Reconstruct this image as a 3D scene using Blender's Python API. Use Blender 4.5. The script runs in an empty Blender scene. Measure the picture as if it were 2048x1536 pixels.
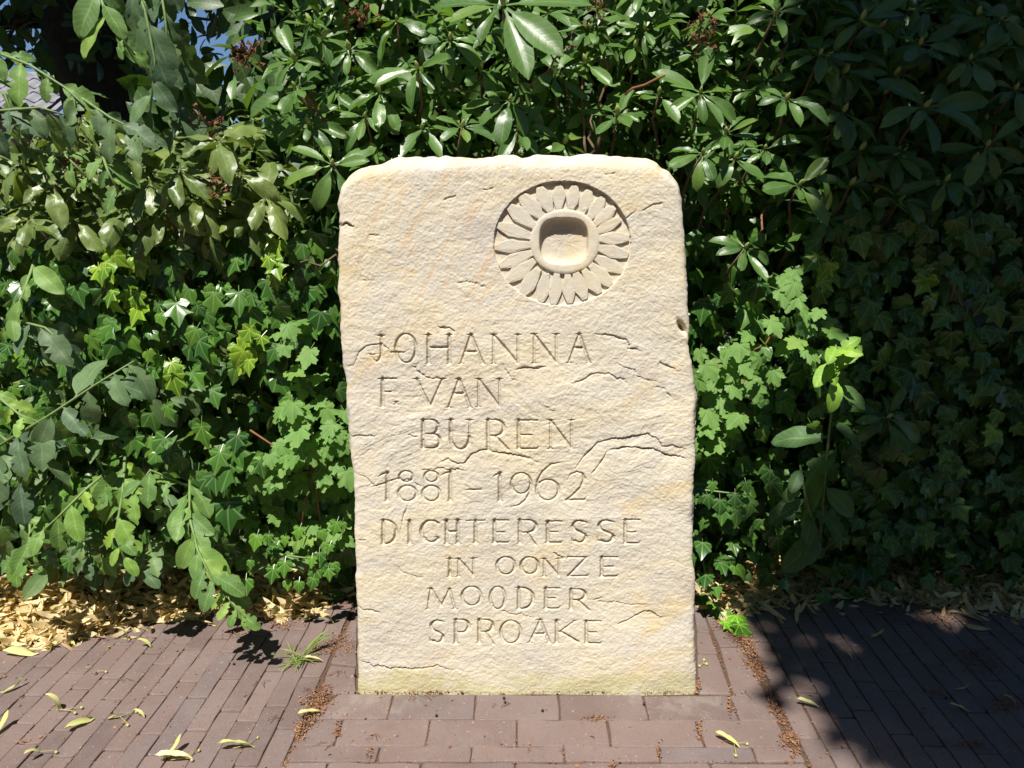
import bpy, math, random
import numpy as np
from mathutils import Vector, Matrix

rng = np.random.default_rng(7)
random.seed(7)
sc = bpy.context.scene
COL = sc.collection
R = math.radians

# ------------------------------------------------------------------ camera
PITCH, CAMH, FPX = 11.5, 1.092, 1547.0
cd = bpy.data.cameras.new('camera'); cam = bpy.data.objects.new('camera', cd); COL.objects.link(cam)
cam.location = (0, 0, CAMH); cam.rotation_euler = (R(90 - PITCH), 0, 0)
cd.sensor_fit = 'HORIZONTAL'; cd.sensor_width = 36.0; cd.lens = 36.0 * FPX / 2048.0
cd.clip_start = 0.05; cd.clip_end = 2000
sc.camera = cam
# ------------------------------------------------------------------ light
ELEV, AZ = 60.0, 17.0            # the sun stands behind the camera, a little to its left
SUN = Vector((-math.sin(R(AZ)) * math.cos(R(ELEV)), -math.cos(R(AZ)) * math.cos(R(ELEV)), math.sin(R(ELEV))))
w = bpy.data.worlds.new("World"); sc.world = w; w.use_nodes = True
wn = w.node_tree.nodes; wl = w.node_tree.links
bg = wn['Background']
sky = wn.new('ShaderNodeTexSky'); sky.sky_type = 'NISHITA'; sky.sun_disc = False
sky.sun_elevation = R(ELEV); sky.sun_rotation = R(180 + AZ); sky.air_density = 1.0; sky.dust_density = 0.0; sky.ozone_density = 6.0; sky.altitude = 1200
wl.new(sky.outputs[0], bg.inputs[0]); bg.inputs[1].default_value = 0.06
sd = bpy.data.lights.new('sun', 'SUN'); sd.energy = 5.0; sd.angle = R(0.53); sd.color = (1.0, 0.955, 0.88)
so = bpy.data.objects.new('sun', sd); COL.objects.link(so)
so.rotation_euler = SUN.to_track_quat('Z', 'Y').to_euler(); so.location = (-3, -4, 9)
vs = sc.view_settings
vs.view_transform = 'Standard'; vs.look = 'None'; vs.gamma = 1.0; vs.use_curve_mapping = False
vs.exposure = 0.68

# ------------------------------------------------------------------ geometry helpers
CP, SP = math.cos(R(PITCH)), math.sin(R(PITCH))
def ray(px, py):
    u = (px - 1024) / FPX; v = (768 - py) / FPX
    return Vector((u, CP + v * SP, -SP + v * CP))
def ground(px, py, z=0.0):
    d = ray(px, py); s = (z - CAMH) / d.z
    return Vector((d.x * s, d.y * s, z))
def at(px, py, Y):
    d = ray(px, py); s = Y / d.y
    return Vector((d.x * s, Y, CAMH + d.z * s))

def mesh_np(name, V, F, uv=None, rnd=None, smooth=True):
    """V (n,3), F (m,k) all faces of one size; uv per vertex; rnd per vertex."""
    V = np.asarray(V, np.float32); F = np.asarray(F, np.int32)
    me = bpy.data.meshes.new(name)
    m, k = F.shape
    me.vertices.add(len(V)); me.vertices.foreach_set('co', V.ravel())
    me.loops.add(m * k); me.loops.foreach_set('vertex_index', F.ravel())
    me.polygons.add(m); me.polygons.foreach_set('loop_start', np.arange(m, dtype=np.int32) * k)
    if uv is not None:
        l = me.uv_layers.new(name='UVMap'); l.data.foreach_set('uv', np.asarray(uv, np.float32)[F.ravel()].ravel())
    if rnd is not None:
        a = me.attributes.new('rnd', 'FLOAT', 'POINT'); a.data.foreach_set('value', np.asarray(rnd, np.float32))
    me.update(calc_edges=True); me.validate()
    if smooth: me.polygons.foreach_set('use_smooth', np.ones(m, bool))
    return me

class MB:
    """collects polygons of any size"""
    def __init__(s): s.v = []; s.f = []
    def add(s, V, F):
        o = len(s.v); s.v += [tuple(p) for p in V]; s.f += [tuple(i + o for i in f) for f in F]
    def tube(s, pts, rad, n=6, cap=True):
        pts = [Vector(p) for p in pts]
        if not hasattr(rad, '__len__'): rad = [rad] * len(pts)
        V = []; F = []
        up = Vector((0.3, 0.2, 1)).normalized()
        for i, p in enumerate(pts):
            t = (pts[min(i + 1, len(pts) - 1)] - pts[max(i - 1, 0)]).normalized()
            a = t.cross(up)
            if a.length < 1e-3: a = t.cross(Vector((1, 0, 0)))
            a.normalize(); b = t.cross(a)
            for k in range(n):
                an = 2 * math.pi * k / n
                V.append(p + (a * math.cos(an) + b * math.sin(an)) * rad[i])
        for i in range(len(pts) - 1):
            for k in range(n):
                F.append((i * n + k, i * n + (k + 1) % n, (i + 1) * n + (k + 1) % n, (i + 1) * n + k))
        if cap:
            F.append(tuple(range(n - 1, -1, -1))); F.append(tuple((len(pts) - 1) * n + k for k in range(n)))
        s.add(V, F)
    def ball(s, c, r, n=8, m=5, sq=1.0):
        V = [Vector(c) + Vector((0, 0, r * sq))]; F = []
        for i in range(1, m):
            th = math.pi * i / m
            for k in range(n):
                a = 2 * math.pi * k / n
                V.append(Vector(c) + Vector((r * math.sin(th) * math.cos(a), r * math.sin(th) * math.sin(a), r * sq * math.cos(th))))
        V.append(Vector(c) - Vector((0, 0, r * sq)))
        for k in range(n): F.append((0, 1 + k, 1 + (k + 1) % n))
        for i in range(m - 2):
            for k in range(n):
                F.append((1 + i * n + k, 1 + (i + 1) * n + k, 1 + (i + 1) * n + (k + 1) % n, 1 + i * n + (k + 1) % n))
        e = len(V) - 1
        for k in range(n): F.append((e, 1 + (m - 2) * n + (k + 1) % n, 1 + (m - 2) * n + k))
        s.add(V, F)
    def mesh(s, name, smooth=True):
        me = bpy.data.meshes.new(name); me.from_pydata(s.v, [], s.f); me.update()
        if smooth: me.polygons.foreach_set('use_smooth', np.ones(len(me.polygons), bool))
        return me

def link(name, me, mat=None, parent=None, M=None):
    o = bpy.data.objects.new(name, me); COL.objects.link(o)
    if mat is not None and me is not None and len(me.materials) == 0: me.materials.append(mat)
    if parent is not None:
        o.parent = parent
        T = Matrix.Translation(-parent.location)
        o.matrix_basis = T @ M if M is not None else T
    elif M is not None: o.matrix_basis = M
    return o
def tag(o, label=None, cat=None, group=None, kind=None):
    if label: o['label'] = label
    if cat: o['category'] = cat
    if group: o['group'] = group
    if kind: o['kind'] = kind
    return o
def thing(name, loc, label, cat, group=None):
    o = bpy.data.objects.new(name, None); COL.objects.link(o); o.location = loc; o.empty_display_size = 0.05
    return tag(o, label, cat, group)

def frame(p, d, n, s=1.0):
    """local +Y along d, +Z near n, at p, scaled s (number or 3 numbers)"""
    d = Vector(d).normalized(); n = Vector(n); x = d.cross(n)
    if x.length < 1e-4: x = d.orthogonal()
    x.normalize(); z = x.cross(d)
    sx, sy, sz = (s, s, s) if not hasattr(s, '__len__') else s
    return Matrix(((x.x * sx, d.x * sy, z.x * sz, p[0]), (x.y * sx, d.y * sy, z.y * sz, p[1]), (x.z * sx, d.z * sy, z.z * sz, p[2]), (0, 0, 0, 1)))

def rv(s=1.0): return Vector(rng.normal(0, s, 3))
def U(a, b): return float(rng.uniform(a, b))

# ------------------------------------------------------------------ value noise
def vnoise(x, y, seed, wrap=None):
    r = np.random.default_rng(seed); T = r.random((256, 256)).astype(np.float32)
    xi = np.floor(x).astype(int); yi = np.floor(y).astype(int); fx = x - xi; fy = y - yi
    fx = fx * fx * (3 - 2 * fx); fy = fy * fy * (3 - 2 * fy)
    a = T[xi & 255, yi & 255]; b = T[(xi + 1) & 255, yi & 255]; c = T[xi & 255, (yi + 1) & 255]; d = T[(xi + 1) & 255, (yi + 1) & 255]
    return (a + (b - a) * fx) * (1 - fy) + (c + (d - c) * fx) * fy - 0.5
def fbm(x, y, seed, octaves=4, gain=0.5):
    s = 0; a = 1.0
    for k in range(octaves):
        s = s + a * vnoise(x * 2 ** k + 17.3 * k, y * 2 ** k + 5.1 * k, seed + k); a *= gain
    return s

# ------------------------------------------------------------------ materials
class NT:
    def __init__(s, name):
        s.m = bpy.data.materials.new(name); s.m.use_nodes = True; s.t = s.m.node_tree; s.n = s.t.nodes; s.l = s.t.links
        s.b = s.n['Principled BSDF']; s.out = s.n['Material Output']
    def node(s, typ, **kw):
        n = s.n.new(typ)
        for k, v in kw.items(): setattr(n, k, v)
        return n
    def val(s, sock, x):
        if isinstance(x, bpy.types.NodeSocket): s.l.new(x, sock)
        elif x is not None: sock.default_value = x
    def math(s, op, a, b=None, c=None, clamp=False):
        n = s.node('ShaderNodeMath', operation=op, use_clamp=clamp); s.val(n.inputs[0], a); s.val(n.inputs[1], b)
        if c is not None: s.val(n.inputs[2], c)
        return n.outputs[0]
    def mix(s, f, a, b, mode='MIX'):
        n = s.node('ShaderNodeMix', data_type='RGBA', blend_type=mode); s.val(n.inputs[0], f); s.val(n.inputs[6], a); s.val(n.inputs[7], b)
        return n.outputs[2]
    def noise(s, vec, scale, detail=3, rough=0.55, dist=0.0):
        n = s.node('ShaderNodeTexNoise'); s.val(n.inputs['Vector'], vec); n.inputs['Scale'].default_value = scale
        n.inputs['Detail'].default_value = detail; n.inputs['Roughness'].default_value = rough; n.inputs['Distortion'].default_value = dist
        return n.outputs[0]
    def ramp(s, f, stops):
        n = s.node('ShaderNodeValToRGB'); s.val(n.inputs[0], f); e = n.color_ramp.elements
        while len(e) < len(stops): e.new(0.5)
        for x, (p, c) in zip(e, stops):
            x.position = p; x.color = tuple(c) + (1,) if hasattr(c, '__len__') else (c, c, c, 1)
        return n.outputs[0]
    def step(s, f, lo, hi):
        n = s.node('ShaderNodeMapRange', interpolation_type='SMOOTHSTEP'); s.val(n.inputs[0], f); n.inputs[1].default_value = lo; n.inputs[2].default_value = hi
        return n.outputs[0]
    def mapping(s, vec, scale=(1, 1, 1), rot=(0, 0, 0)):
        if any(rot):
            n = s.node('ShaderNodeMapping'); s.val(n.inputs['Vector'], vec); n.inputs['Rotation'].default_value = rot; vec = n.outputs[0]; rot = (0, 0, 0)
        n = s.node('ShaderNodeMapping'); s.val(n.inputs['Vector'], vec); n.inputs['Scale'].default_value = scale; n.inputs['Rotation'].default_value = rot
        return n.outputs[0]
    def coord(s, k='Object'): return s.node('ShaderNodeTexCoord').outputs[k]
    def pos(s): return s.node('ShaderNodeNewGeometry').outputs['Position']
    def rand(s):
        a = s.node('ShaderNodeAttribute', attribute_name='rnd').outputs['Fac']
        o = s.node('ShaderNodeObjectInfo').outputs['Random']
        return s.math('FRACT', s.math('ADD', a, o))
    def bump(s, h, strength, dist):
        n = s.node('ShaderNodeBump'); s.val(n.inputs['Height'], h); n.inputs['Strength'].default_value = strength; n.inputs['Distance'].default_value = dist
        s.l.new(n.outputs[0], s.b.inputs['Normal']); return n.outputs[0]
    def col(s, c): s.val(s.b.inputs['Base Color'], c)
    def rough(s, r): s.val(s.b.inputs['Roughness'], r)

def c4(c): return tuple(c) + (1.0,)

def leaf_mat(name, ca, cb, rough=0.4, transl=0.22, vein='long', veincol=None, back=None, spec=0.5, blotch=0.25, bumps=0.12):
    t = NT(name)
    rnd = t.rand()
    base = t.mix(rnd, c4(ca), c4(cb))
    base = t.mix(t.math('MULTIPLY', t.step(t.math('FRACT', t.math('MULTIPLY', rnd, 7.13)), 0.84, 1.0), 0.5), base, c4((cb[0] * 1.6 + .005, cb[1] * 1.3, cb[2] * 0.9)))
    uv = t.node('ShaderNodeTexCoord').outputs['UV']
    sep = t.node('ShaderNodeSeparateXYZ'); t.l.new(uv, sep.inputs[0]); x, y = sep.outputs[0], sep.outputs[1]
    ax = t.math('ABSOLUTE', x)
    if vein == 'long':      # u in -1..1 across (scaled by half width), v 0..1 along
        mid = t.math('SUBTRACT', 1.0, t.step(ax, 0.02, 0.13))
        ph = t.math('FRACT', t.math('SUBTRACT', t.math('MULTIPLY', y, 9.0), t.math('MULTIPLY', ax, 1.6)))
        side = t.math('SUBTRACT', 1.0, t.step(t.math('ABSOLUTE', t.math('SUBTRACT', ph, 0.5)), 0.04, 0.22))
        vn = t.math('MAXIMUM', mid, t.math('MULTIPLY', side, 0.35))
        h = t.math('SUBTRACT', t.math('MULTIPLY', side, -0.5), mid)
    else:                   # palmate: rays from the leaf base at the UV origin
        d = None
        for a in (0, 42, -42, 88, -88):
            ca_, sa_ = math.cos(R(a)), math.sin(R(a))
            perp = t.math('ABSOLUTE', t.math('SUBTRACT', t.math('MULTIPLY', x, ca_), t.math('MULTIPLY', y, sa_)))
            along = t.math('ADD', t.math('MULTIPLY', x, sa_), t.math('MULTIPLY', y, ca_))
            pen = t.math('MULTIPLY', t.math('LESS_THAN', along, 0.0), 1.0)
            q = t.math('ADD', perp, pen)
            d = q if d is None else t.math('MINIMUM', d, q)
        vn = t.math('SUBTRACT', 1.0, t.step(d, 0.006, 0.045))
        h = t.math('MULTIPLY', vn, -1.0)
    vc = veincol or tuple(min(1, c * 2.2 + 0.02) for c in cb)
    base = t.mix(t.math('MULTIPLY', vn, 0.55), base, c4(vc))
    pn = t.noise(t.pos(), 38.0, 2)
    base = t.mix(t.math('MULTIPLY', t.step(pn, 0.42, 0.7), blotch), base, c4(tuple(c * 0.6 for c in ca)))
    oc = t.node('ShaderNodeObjectInfo').outputs['Color']
    base = t.mix(1.0, base, oc, 'MULTIPLY')
    bf = t.node('ShaderNodeNewGeometry').outputs['Backfacing']
    bk = back or tuple(c * 1.35 + 0.015 for c in cb)
    base = t.mix(t.math('MULTIPLY', bf, 0.75), base, c4(bk))
    t.col(base)
    t.rough(t.math('ADD', t.math('MULTIPLY', pn, 0.25), rough - 0.12))
    t.b.inputs['Specular IOR Level'].default_value = spec
    nrm = t.bump(h, bumps, 0.0012)
    tr = t.node('ShaderNodeBsdfTranslucent')
    tc = t.mix(1.0, base, (1.5, 1.55, 0.5, 1), 'MULTIPLY'); t.l.new(tc, tr.inputs[0])
    mx = t.node('ShaderNodeMixShader'); mx.inputs[0].default_value = transl
    t.l.new(t.b.outputs[0], mx.inputs[1]); t.l.new(tr.outputs[0], mx.inputs[2]); t.l.new(mx.outputs[0], t.out.inputs[0])
    return t.m

def simple_mat(name, ca, cb, rough=0.8, scale=30, bump=0.3, bd=0.002):
    t = NT(name); n = t.noise(t.pos(), scale, 4); rnd = t.rand()
    f = t.math('ADD', t.math('MULTIPLY', t.step(n, 0.3, 0.7), 0.6), t.math('MULTIPLY', rnd, 0.4))
    c = t.mix(f, c4(ca), c4(cb)); c = t.mix(1.0, c, t.node('ShaderNodeObjectInfo').outputs['Color'], 'MULTIPLY')
    t.col(c); t.rough(rough); t.b.inputs['Specular IOR Level'].default_value = 0.3
    if bump: t.bump(n, bump, bd)
    return t.m

def stone_mat(name='sandstone', groove_shade=0.0):
    t = NT(name); p = t.coord('Object')
    tone = t.noise(t.mapping(p, (1, 1, 2.6), (0, 0.25, 0)), 3.2, 5, 0.6, 0.6)
    c = t.ramp(tone, [(0.27, (0.565, 0.485, 0.340)), (0.42, (0.60, 0.54, 0.415)), (0.56, (0.545, 0.505, 0.43)), (0.75, (0.635, 0.58, 0.455))])
    yel = t.noise(t.mapping(p, (1, 1, 2.2), (0, 0.5, 0)), 4.6, 5, 0.62, 0.8)
    c = t.mix(t.math('MULTIPLY', t.step(yel, 0.52, 0.72), 0.65), c, (0.62, 0.48, 0.25, 1))
    gr = t.noise(t.mapping(p, (1, 1, 1.8), (0, -0.4, 0)), 3.9, 4, 0.6, 0.5)
    c = t.mix(t.math('MULTIPLY', t.step(gr, 0.53, 0.72), 0.72), c, (0.455, 0.41, 0.375, 1))
    # thin rusty streaks running diagonally
    st = t.noise(t.mapping(p, (9, 1, 0.5), (0, R(-27), 0)), 3.0, 3, 0.5, 0.3)
    stm = t.math('SUBTRACT', 1.0, t.step(t.math('ABSOLUTE', t.math('SUBTRACT', st, 0.55)), 0.0, 0.035))
    sep = t.node('ShaderNodeSeparateXYZ'); t.l.new(p, sep.inputs[0])
    up = t.step(sep.outputs[2], 0.62, 0.9)
    lf = t.math('SUBTRACT', 1.0, t.step(sep.outputs[0], -0.10, 0.08))
    c = t.mix(t.math('MULTIPLY', t.math('MULTIPLY', stm, up), t.math('MULTIPLY', lf, 0.30)), c, (0.62, 0.36, 0.16, 1))
    fine = t.noise(p, 260, 4, 0.7); mid = t.noise(t.mapping(p, (1, 1, 1.5)), 62, 4, 0.65)
    c = t.mix(t.math('MULTIPLY', t.step(fine, 0.40, 0.75), 0.28), c, (0.44, 0.36, 0.25, 1))
    c = t.mix(t.math('MULTIPLY', t.step(mid, 0.50, 0.75), 0.22), c, (0.50, 0.41, 0.29, 1))
    # green-yellow growth near the foot
    gn = t.noise(t.mapping(p, (1, 1, 1.6)), 9.0, 5, 0.7)
    low = t.math('SUBTRACT', 1.0, t.step(sep.outputs[2], 0.005, 0.15))
    c = t.mix(t.math('MULTIPLY', t.step(t.math('MULTIPLY', gn, low), 0.28, 0.55), 0.6), c, (0.40, 0.36, 0.15, 1))
    if groove_shade: c = t.mix(groove_shade, c, (0.33, 0.285, 0.205, 1))  # darker tone paints shade into the carved letter grooves
    t.col(c); t.rough(0.9); t.b.inputs['Specular IOR Level'].default_value = 0.2
    h = t.math('ADD', t.math('MULTIPLY', mid, 1.0), t.math('MULTIPLY', fine, 0.55))
    t.bump(h, 0.40, 0.0026)
    return t.m

def brick_mat():
    t = NT('clay_paver'); p = t.pos(); rnd = t.rand()
    c = t.ramp(rnd, [(0.0, (0.122, 0.086, 0.078)), (0.35, (0.156, 0.107, 0.094)), (0.7, (0.178, 0.124, 0.108)), (1.0, (0.138, 0.107, 0.102))])
    n1 = t.noise(p, 9.0, 4, 0.6); c = t.mix(t.math('MULTIPLY', t.step(n1, 0.4, 0.7), 0.45), c, (0.195, 0.150, 0.138, 1))
    n2 = t.noise(p, 330, 3, 0.7); c = t.mix(t.math('MULTIPLY', t.step(n2, 0.45, 0.8), 0.5), c, (0.27, 0.22, 0.20, 1))
    n3 = t.noise(p, 55, 4, 0.7); c = t.mix(t.math('MULTIPLY', t.step(n3, 0.55, 0.75), 0.4), c, (0.095, 0.068, 0.06, 1))
    n5 = t.noise(p, 3.2, 5, 0.65, 0.8); c = t.mix(t.math('MULTIPLY', t.step(n5, 0.50, 0.72), 0.45), c, (0.10, 0.074, 0.066, 1))
    n6 = t.noise(p, 95, 2, 0.5); c = t.mix(t.math('MULTIPLY', t.step(n6, 0.66, 0.74), 0.55), c, (0.32, 0.28, 0.25, 1))
    # cement smears round the stone's foot
    sep = t.node('ShaderNodeSeparateXYZ'); t.l.new(p, sep.inputs[0])
    d = t.math('ADD', t.math('POWER', t.math('SUBTRACT', sep.outputs[1], 1.63), 2.0), t.math('MULTIPLY', t.math('POWER', t.math('SUBTRACT', t.math('ABSOLUTE', t.math('SUBTRACT', sep.outputs[0], 0.03)), 0.36), 2.0), 0.5))
    near = t.math('SUBTRACT', 1.0, t.step(d, 0.002, 0.022))
    n4 = t.noise(p, 16, 5, 0.7, 0.6); c = t.mix(t.math('MULTIPLY', t.step(t.math('MULTIPLY', n4, near), 0.40, 0.62), 0.4), c, (0.27, 0.235, 0.205, 1))
    t.col(c); t.rough(0.82); t.b.inputs['Specular IOR Level'].default_value = 0.35
    t.bump(t.math('ADD', t.math('MULTIPLY', n2, 0.6), t.math('MULTIPLY', n3, 0.7)), 0.45, 0.0016)
    return t.m

M_STONE = stone_mat(); M_CUT = stone_mat('shade_tinted_cut_stone', 0.28); M_BRICK = brick_mat()
M_SAND = simple_mat('joint_sand', (0.055, 0.034, 0.024), (0.12, 0.072, 0.045), 0.95, 220, 0.5, 0.002)
M_SOIL = simple_mat('soil', (0.030, 0.021, 0.014), (0.07, 0.048, 0.03), 0.95, 40, 0.8, 0.01)
M_BARK = simple_mat('bark', (0.035, 0.028, 0.02), (0.075, 0.058, 0.042), 0.95, 22, 0.9, 0.02)
M_TWIG = simple_mat('brown_twig', (0.10, 0.065, 0.04), (0.19, 0.13, 0.09), 0.85, 60, 0.3)
M_REDSTEM = simple_mat('reddish_stem', (0.16, 0.06, 0.035), (0.22, 0.10, 0.05), 0.7, 60, 0.2)
M_GSTEM = simple_mat('green_stem', (0.12, 0.19, 0.06), (0.19, 0.27, 0.09), 0.55, 60, 0.1)
M_DRYFLOWER = simple_mat('dried_flower', (0.09, 0.035, 0.02), (0.20, 0.09, 0.045), 0.9, 80, 0.2)
M_BUD = simple_mat('leaf_bud', (0.22, 0.30, 0.08), (0.36, 0.38, 0.13), 0.5, 60, 0.1)
M_FRUIT = simple_mat('lime_fruit', (0.34, 0.34, 0.12), (0.46, 0.42, 0.16), 0.7, 60, 0.1)
M_BERRY = simple_mat('dark_berry', (0.012, 0.01, 0.012), (0.03, 0.022, 0.022), 0.4, 60, 0.1)
M_CRUMB = simple_mat('bud_scale_crumb', (0.11, 0.042, 0.026), (0.36, 0.20, 0.105), 0.9, 150, 0.1)
M_RHODO = leaf_mat('rhododendron_leaf', (0.050, 0.118, 0.026), (0.110, 0.210, 0.042), 0.38, 0.24, veincol=(0.16, 0.24, 0.08), spec=0.55)
M_RHODO2 = leaf_mat('yellowish_rhododendron_leaf', (0.085, 0.135, 0.032), (0.165, 0.225, 0.06), 0.40, 0.2, veincol=(0.24, 0.30, 0.10), spec=0.5)
M_IVY = leaf_mat('ivy_leaf', (0.024, 0.082, 0.015), (0.080, 0.190, 0.026), 0.29, 0.22, 'palm', veincol=(0.20, 0.31, 0.11), spec=0.5)
M_CURR = leaf_mat('currant_leaf', (0.115, 0.235, 0.050), (0.17, 0.31, 0.075), 0.62, 0.3, 'palm', veincol=(0.22, 0.34, 0.11), spec=0.3)
M_SHRUB = leaf_mat('matte_shrub_leaf', (0.072, 0.130, 0.062), (0.14, 0.225, 0.075), 0.55, 0.25, veincol=(0.22, 0.30, 0.13), spec=0.35)
M_STRAP = leaf_mat('broad_blade_leaf', (0.06, 0.15, 0.03), (0.10, 0.21, 0.045), 0.4, 0.25, spec=0.5)
M_LIME = leaf_mat('tree_leaf', (0.030, 0.070, 0.018), (0.055, 0.105, 0.026), 0.45, 0.22)
M_BRACT = leaf_mat('dry_bract', (0.44, 0.30, 0.14), (0.82, 0.71, 0.43), 0.75, 0.2, veincol=(0.66, 0.52, 0.28), back=(0.55, 0.42, 0.2), spec=0.2, blotch=0.3)
M_FRESHBRACT = leaf_mat('pale_green_bract', (0.46, 0.47, 0.16), (0.60, 0.58, 0.27), 0.7, 0.2, veincol=(0.62, 0.60, 0.3), back=(0.58, 0.55, 0.28), spec=0.25, blotch=0.1)
M_GRASS = leaf_mat('grass_blade', (0.10, 0.17, 0.04), (0.22, 0.27, 0.08), 0.5, 0.25, spec=0.3)
M_TILE = simple_mat('grey_roof_tile', (0.16, 0.16, 0.18), (0.24, 0.24, 0.26), 0.6, 30, 0.2)
M_WALLB = simple_mat('brown_house_wall', (0.22, 0.13, 0.09), (0.30, 0.19, 0.13), 0.9, 8, 0.3)

# ------------------------------------------------------------------ leaf shapes: (V, F tris, UV)
def long_leaf(L=1.0, W=0.3, nl=7, na=4, peak=0.55, base=0.10, arch=0.3, cup=0.25, twist=0.0, notch=0, serr=0.0, tip=0.7, seed=0, wave=0.0):
    r = np.random.default_rng(seed); V = []; UV = []; F = []
    for i in range(nl + 1):
        t = i / nl
        if t < base: wv = 0.035 * W / 0.3 + 0.0
        else:
            q = (t - base) / (1 - base); a = peak / (1 - peak)
            wv = W * ((q / peak) ** (0.9 * a * tip) * ((1 - q) / (1 - peak)) ** (0.9 * tip)) if 0 < q < 1 else (0.012 if q >= 1 else 0.03)
        ang = arch * (t ** 1.3)
        yy = L * (math.sin(arch * t) / arch if arch else t); zz = -L * (1 - math.cos(arch * t)) / arch if arch else 0
        lw = [1.0, 1.0]
        if t > base and t < 0.97:
            for k in (0, 1):
                lw[k] = 1 - serr * r.random()
                if notch and r.random() < notch: lw[k] *= r.uniform(0.25, 0.7)
        for j in range(na + 1):
            s = -1 + 2 * j / na
            x = s * wv * 0.5 * (lw[0] if s < 0 else lw[1])
            z = zz + cup * abs(x) * (1 if cup > 0 else 1) + wave * L * 0.03 * math.sin(t * 14 + s * 2.0 + seed)
            tw = twist * t
            V.append((x * math.cos(tw) - (z - zz) * math.sin(tw), yy, zz + x * math.sin(tw) + (z - zz) * math.cos(tw))); UV.append((s, t))
    n = na + 1
    for i in range(nl):
        for j in range(na):
            a, b, c, d = i * n + j, i * n + j + 1, (i + 1) * n + j + 1, (i + 1) * n + j
            F += [(a, b, c), (a, c, d)]
    return np.array(V, np.float32), np.array(F, np.int32), np.array(UV, np.float32)

def lobed_leaf(outline, petiole=0.35, droop=0.3, cup=0.15, seed=0, fold=0.12):
    """outline: half outline from base notch to tip (x>=0), base of the blade at the origin, tip along +Y; unit length"""
    r = np.random.default_rng(seed)
    half = [np.array(p) for p in outline]
    pts = half + [np.array((-p[0], p[1])) for p in half[-2::-1]]
    pts = [p + r.normal(0, 0.014, 2) for p in pts]
    V = [(0, 0, 0)]; UV = [(0, 0)]; n = len(pts)
    def zz(x, y):
        ang = math.atan2(x, y + 1e-6); rr = math.hypot(x, y)
        f = min(abs(ang - a) for a in (0, R(42), R(-42), R(88), R(-88)))
        return -droop * rr * rr + fold * rr * min(f, 0.4) + cup * abs(x) * 0.4
    for k in (0.55, 1.0):
        for p in pts:
            x, y = p * k
            if k < 1: x, y = x * 0.95, y
            V.append((x, y, zz(x, y))); UV.append((x, y))
    F = []
    for i in range(n - 1):
        F += [(0, 1 + i, 1 + i + 1), (1 + i, 1 + n + i + 1, 1 + i + 1), (1 + i, 1 + n + i, 1 + n + i + 1)]
    if petiole:
        o = len(V)
        V += [(-0.012, 0.0, -0.004), (0.012, 0.0, -0.004), (0.012, -petiole, -petiole * 0.35), (-0.012, -petiole, -petiole * 0.35)]
        UV += [(0, 0.1)] * 4; F += [(o, o + 2, o + 1), (o, o + 3, o + 2)]
    return np.array(V, np.float32), np.array(F, np.int32), np.array(UV, np.float32)

IVY_OUT = [(0.02, -0.02), (0.16, -0.16), (0.36, -0.14), (0.50, 0.04), (0.36, 0.20), (0.34, 0.30), (0.56, 0.50), (0.36, 0.54), (0.23, 0.58), (0.12, 0.82), (0.0, 1.0)]
IVY_OUT2 = [(0.02, -0.02), (0.2, -0.12), (0.40, -0.02), (0.46, 0.14), (0.42, 0.30), (0.46, 0.45), (0.32, 0.56), (0.20, 0.68), (0.10, 0.85), (0.0, 0.98)]
CUR_OUT = [(0.02, -0.01), (0.15, -0.16), (0.30, -0.16), (0.36, -0.06), (0.47, 0.0), (0.44, 0.12), (0.52, 0.20), (0.38, 0.28), (0.45, 0.36), (0.58, 0.44), (0.52, 0.54), (0.54, 0.64), (0.40, 0.64), (0.26, 0.60), (0.25, 0.74), (0.15, 0.80), (0.13, 0.92), (0.0, 0.98)]
RHODO = [long_leaf(1, 0.34, 7, 4, 0.58, 0.12, a, c, tw, seed=i, wave=wv) for i, (a, c, tw, wv) in enumerate([(0.35, 0.3, 0.1, .1), (0.7, 0.2, -0.3, .5), (0.15, 0.42, 0.2, .2), (0.5, -0.25, 0.1, .5), (0.9, 0.3, 0.3, .3), (1.2, 0.25, -0.4, .4), (-0.3, 0.4, 0.25, .3), (0.6, 0.6, -0.6, .6)])]
RHODO_LOW = [long_leaf(1, 0.35, 3, 2, 0.55, 0.05, a, c, 0, seed=i) for i, (a, c) in enumerate([(0.4, 0.3), (0.8, 0.25)])]
CURL = [long_leaf(1, 0.42, 8, 4, 0.55, 0.10, a, c, tw, seed=i, wave=wv, serr=.12) for i, (a, c, tw, wv) in enumerate([(0.9, -0.5, 0.5, 1.2), (1.3, -0.6, -0.6, .8), (0.6, 0.4, 0.8, 1.5), (1.0, -0.3, -0.9, 1.0)])]
IVY = [lobed_leaf(IVY_OUT if i % 3 else IVY_OUT2, 0.4, d, c, i, f) for i, (d, c, f) in enumerate([(0.25, 0.1, .12), (0.35, 0.25, .2), (0.15, 0.3, .15), (0.45, 0.0, .1), (0.2, -0.1, .25)])]
IVY_LOW = [lobed_leaf([(0.02, -0.02), (0.3, -0.12), (0.45, 0.08), (0.5, 0.46), (0.22, 0.6), (0, 1)], 0, 0.3, 0.2, i) for i in range(2)]
CURR = [lobed_leaf(CUR_OUT, 0.5, d, c, i + 20, f) for i, (d, c, f) in enumerate([(0.2, 0.1, .15), (0.35, 0.2, .22), (0.1, 0.2, .1), (0.3, -0.1, .2)])]
SHRUB = [long_leaf(1, 0.48, 13, 4, 0.48, 0.10, a, c, tw, notch=nt * .7, serr=0.10, seed=30 + i, wave=.5) for i, (a, c, tw, nt) in enumerate([(0.5, 0.25, 0.1, .0), (0.8, 0.3, -0.2, .15), (0.4, 0.35, 0.2, .25), (1.0, 0.2, 0.1, .1), (0.6, 0.3, -.1, .35)])]
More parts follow.
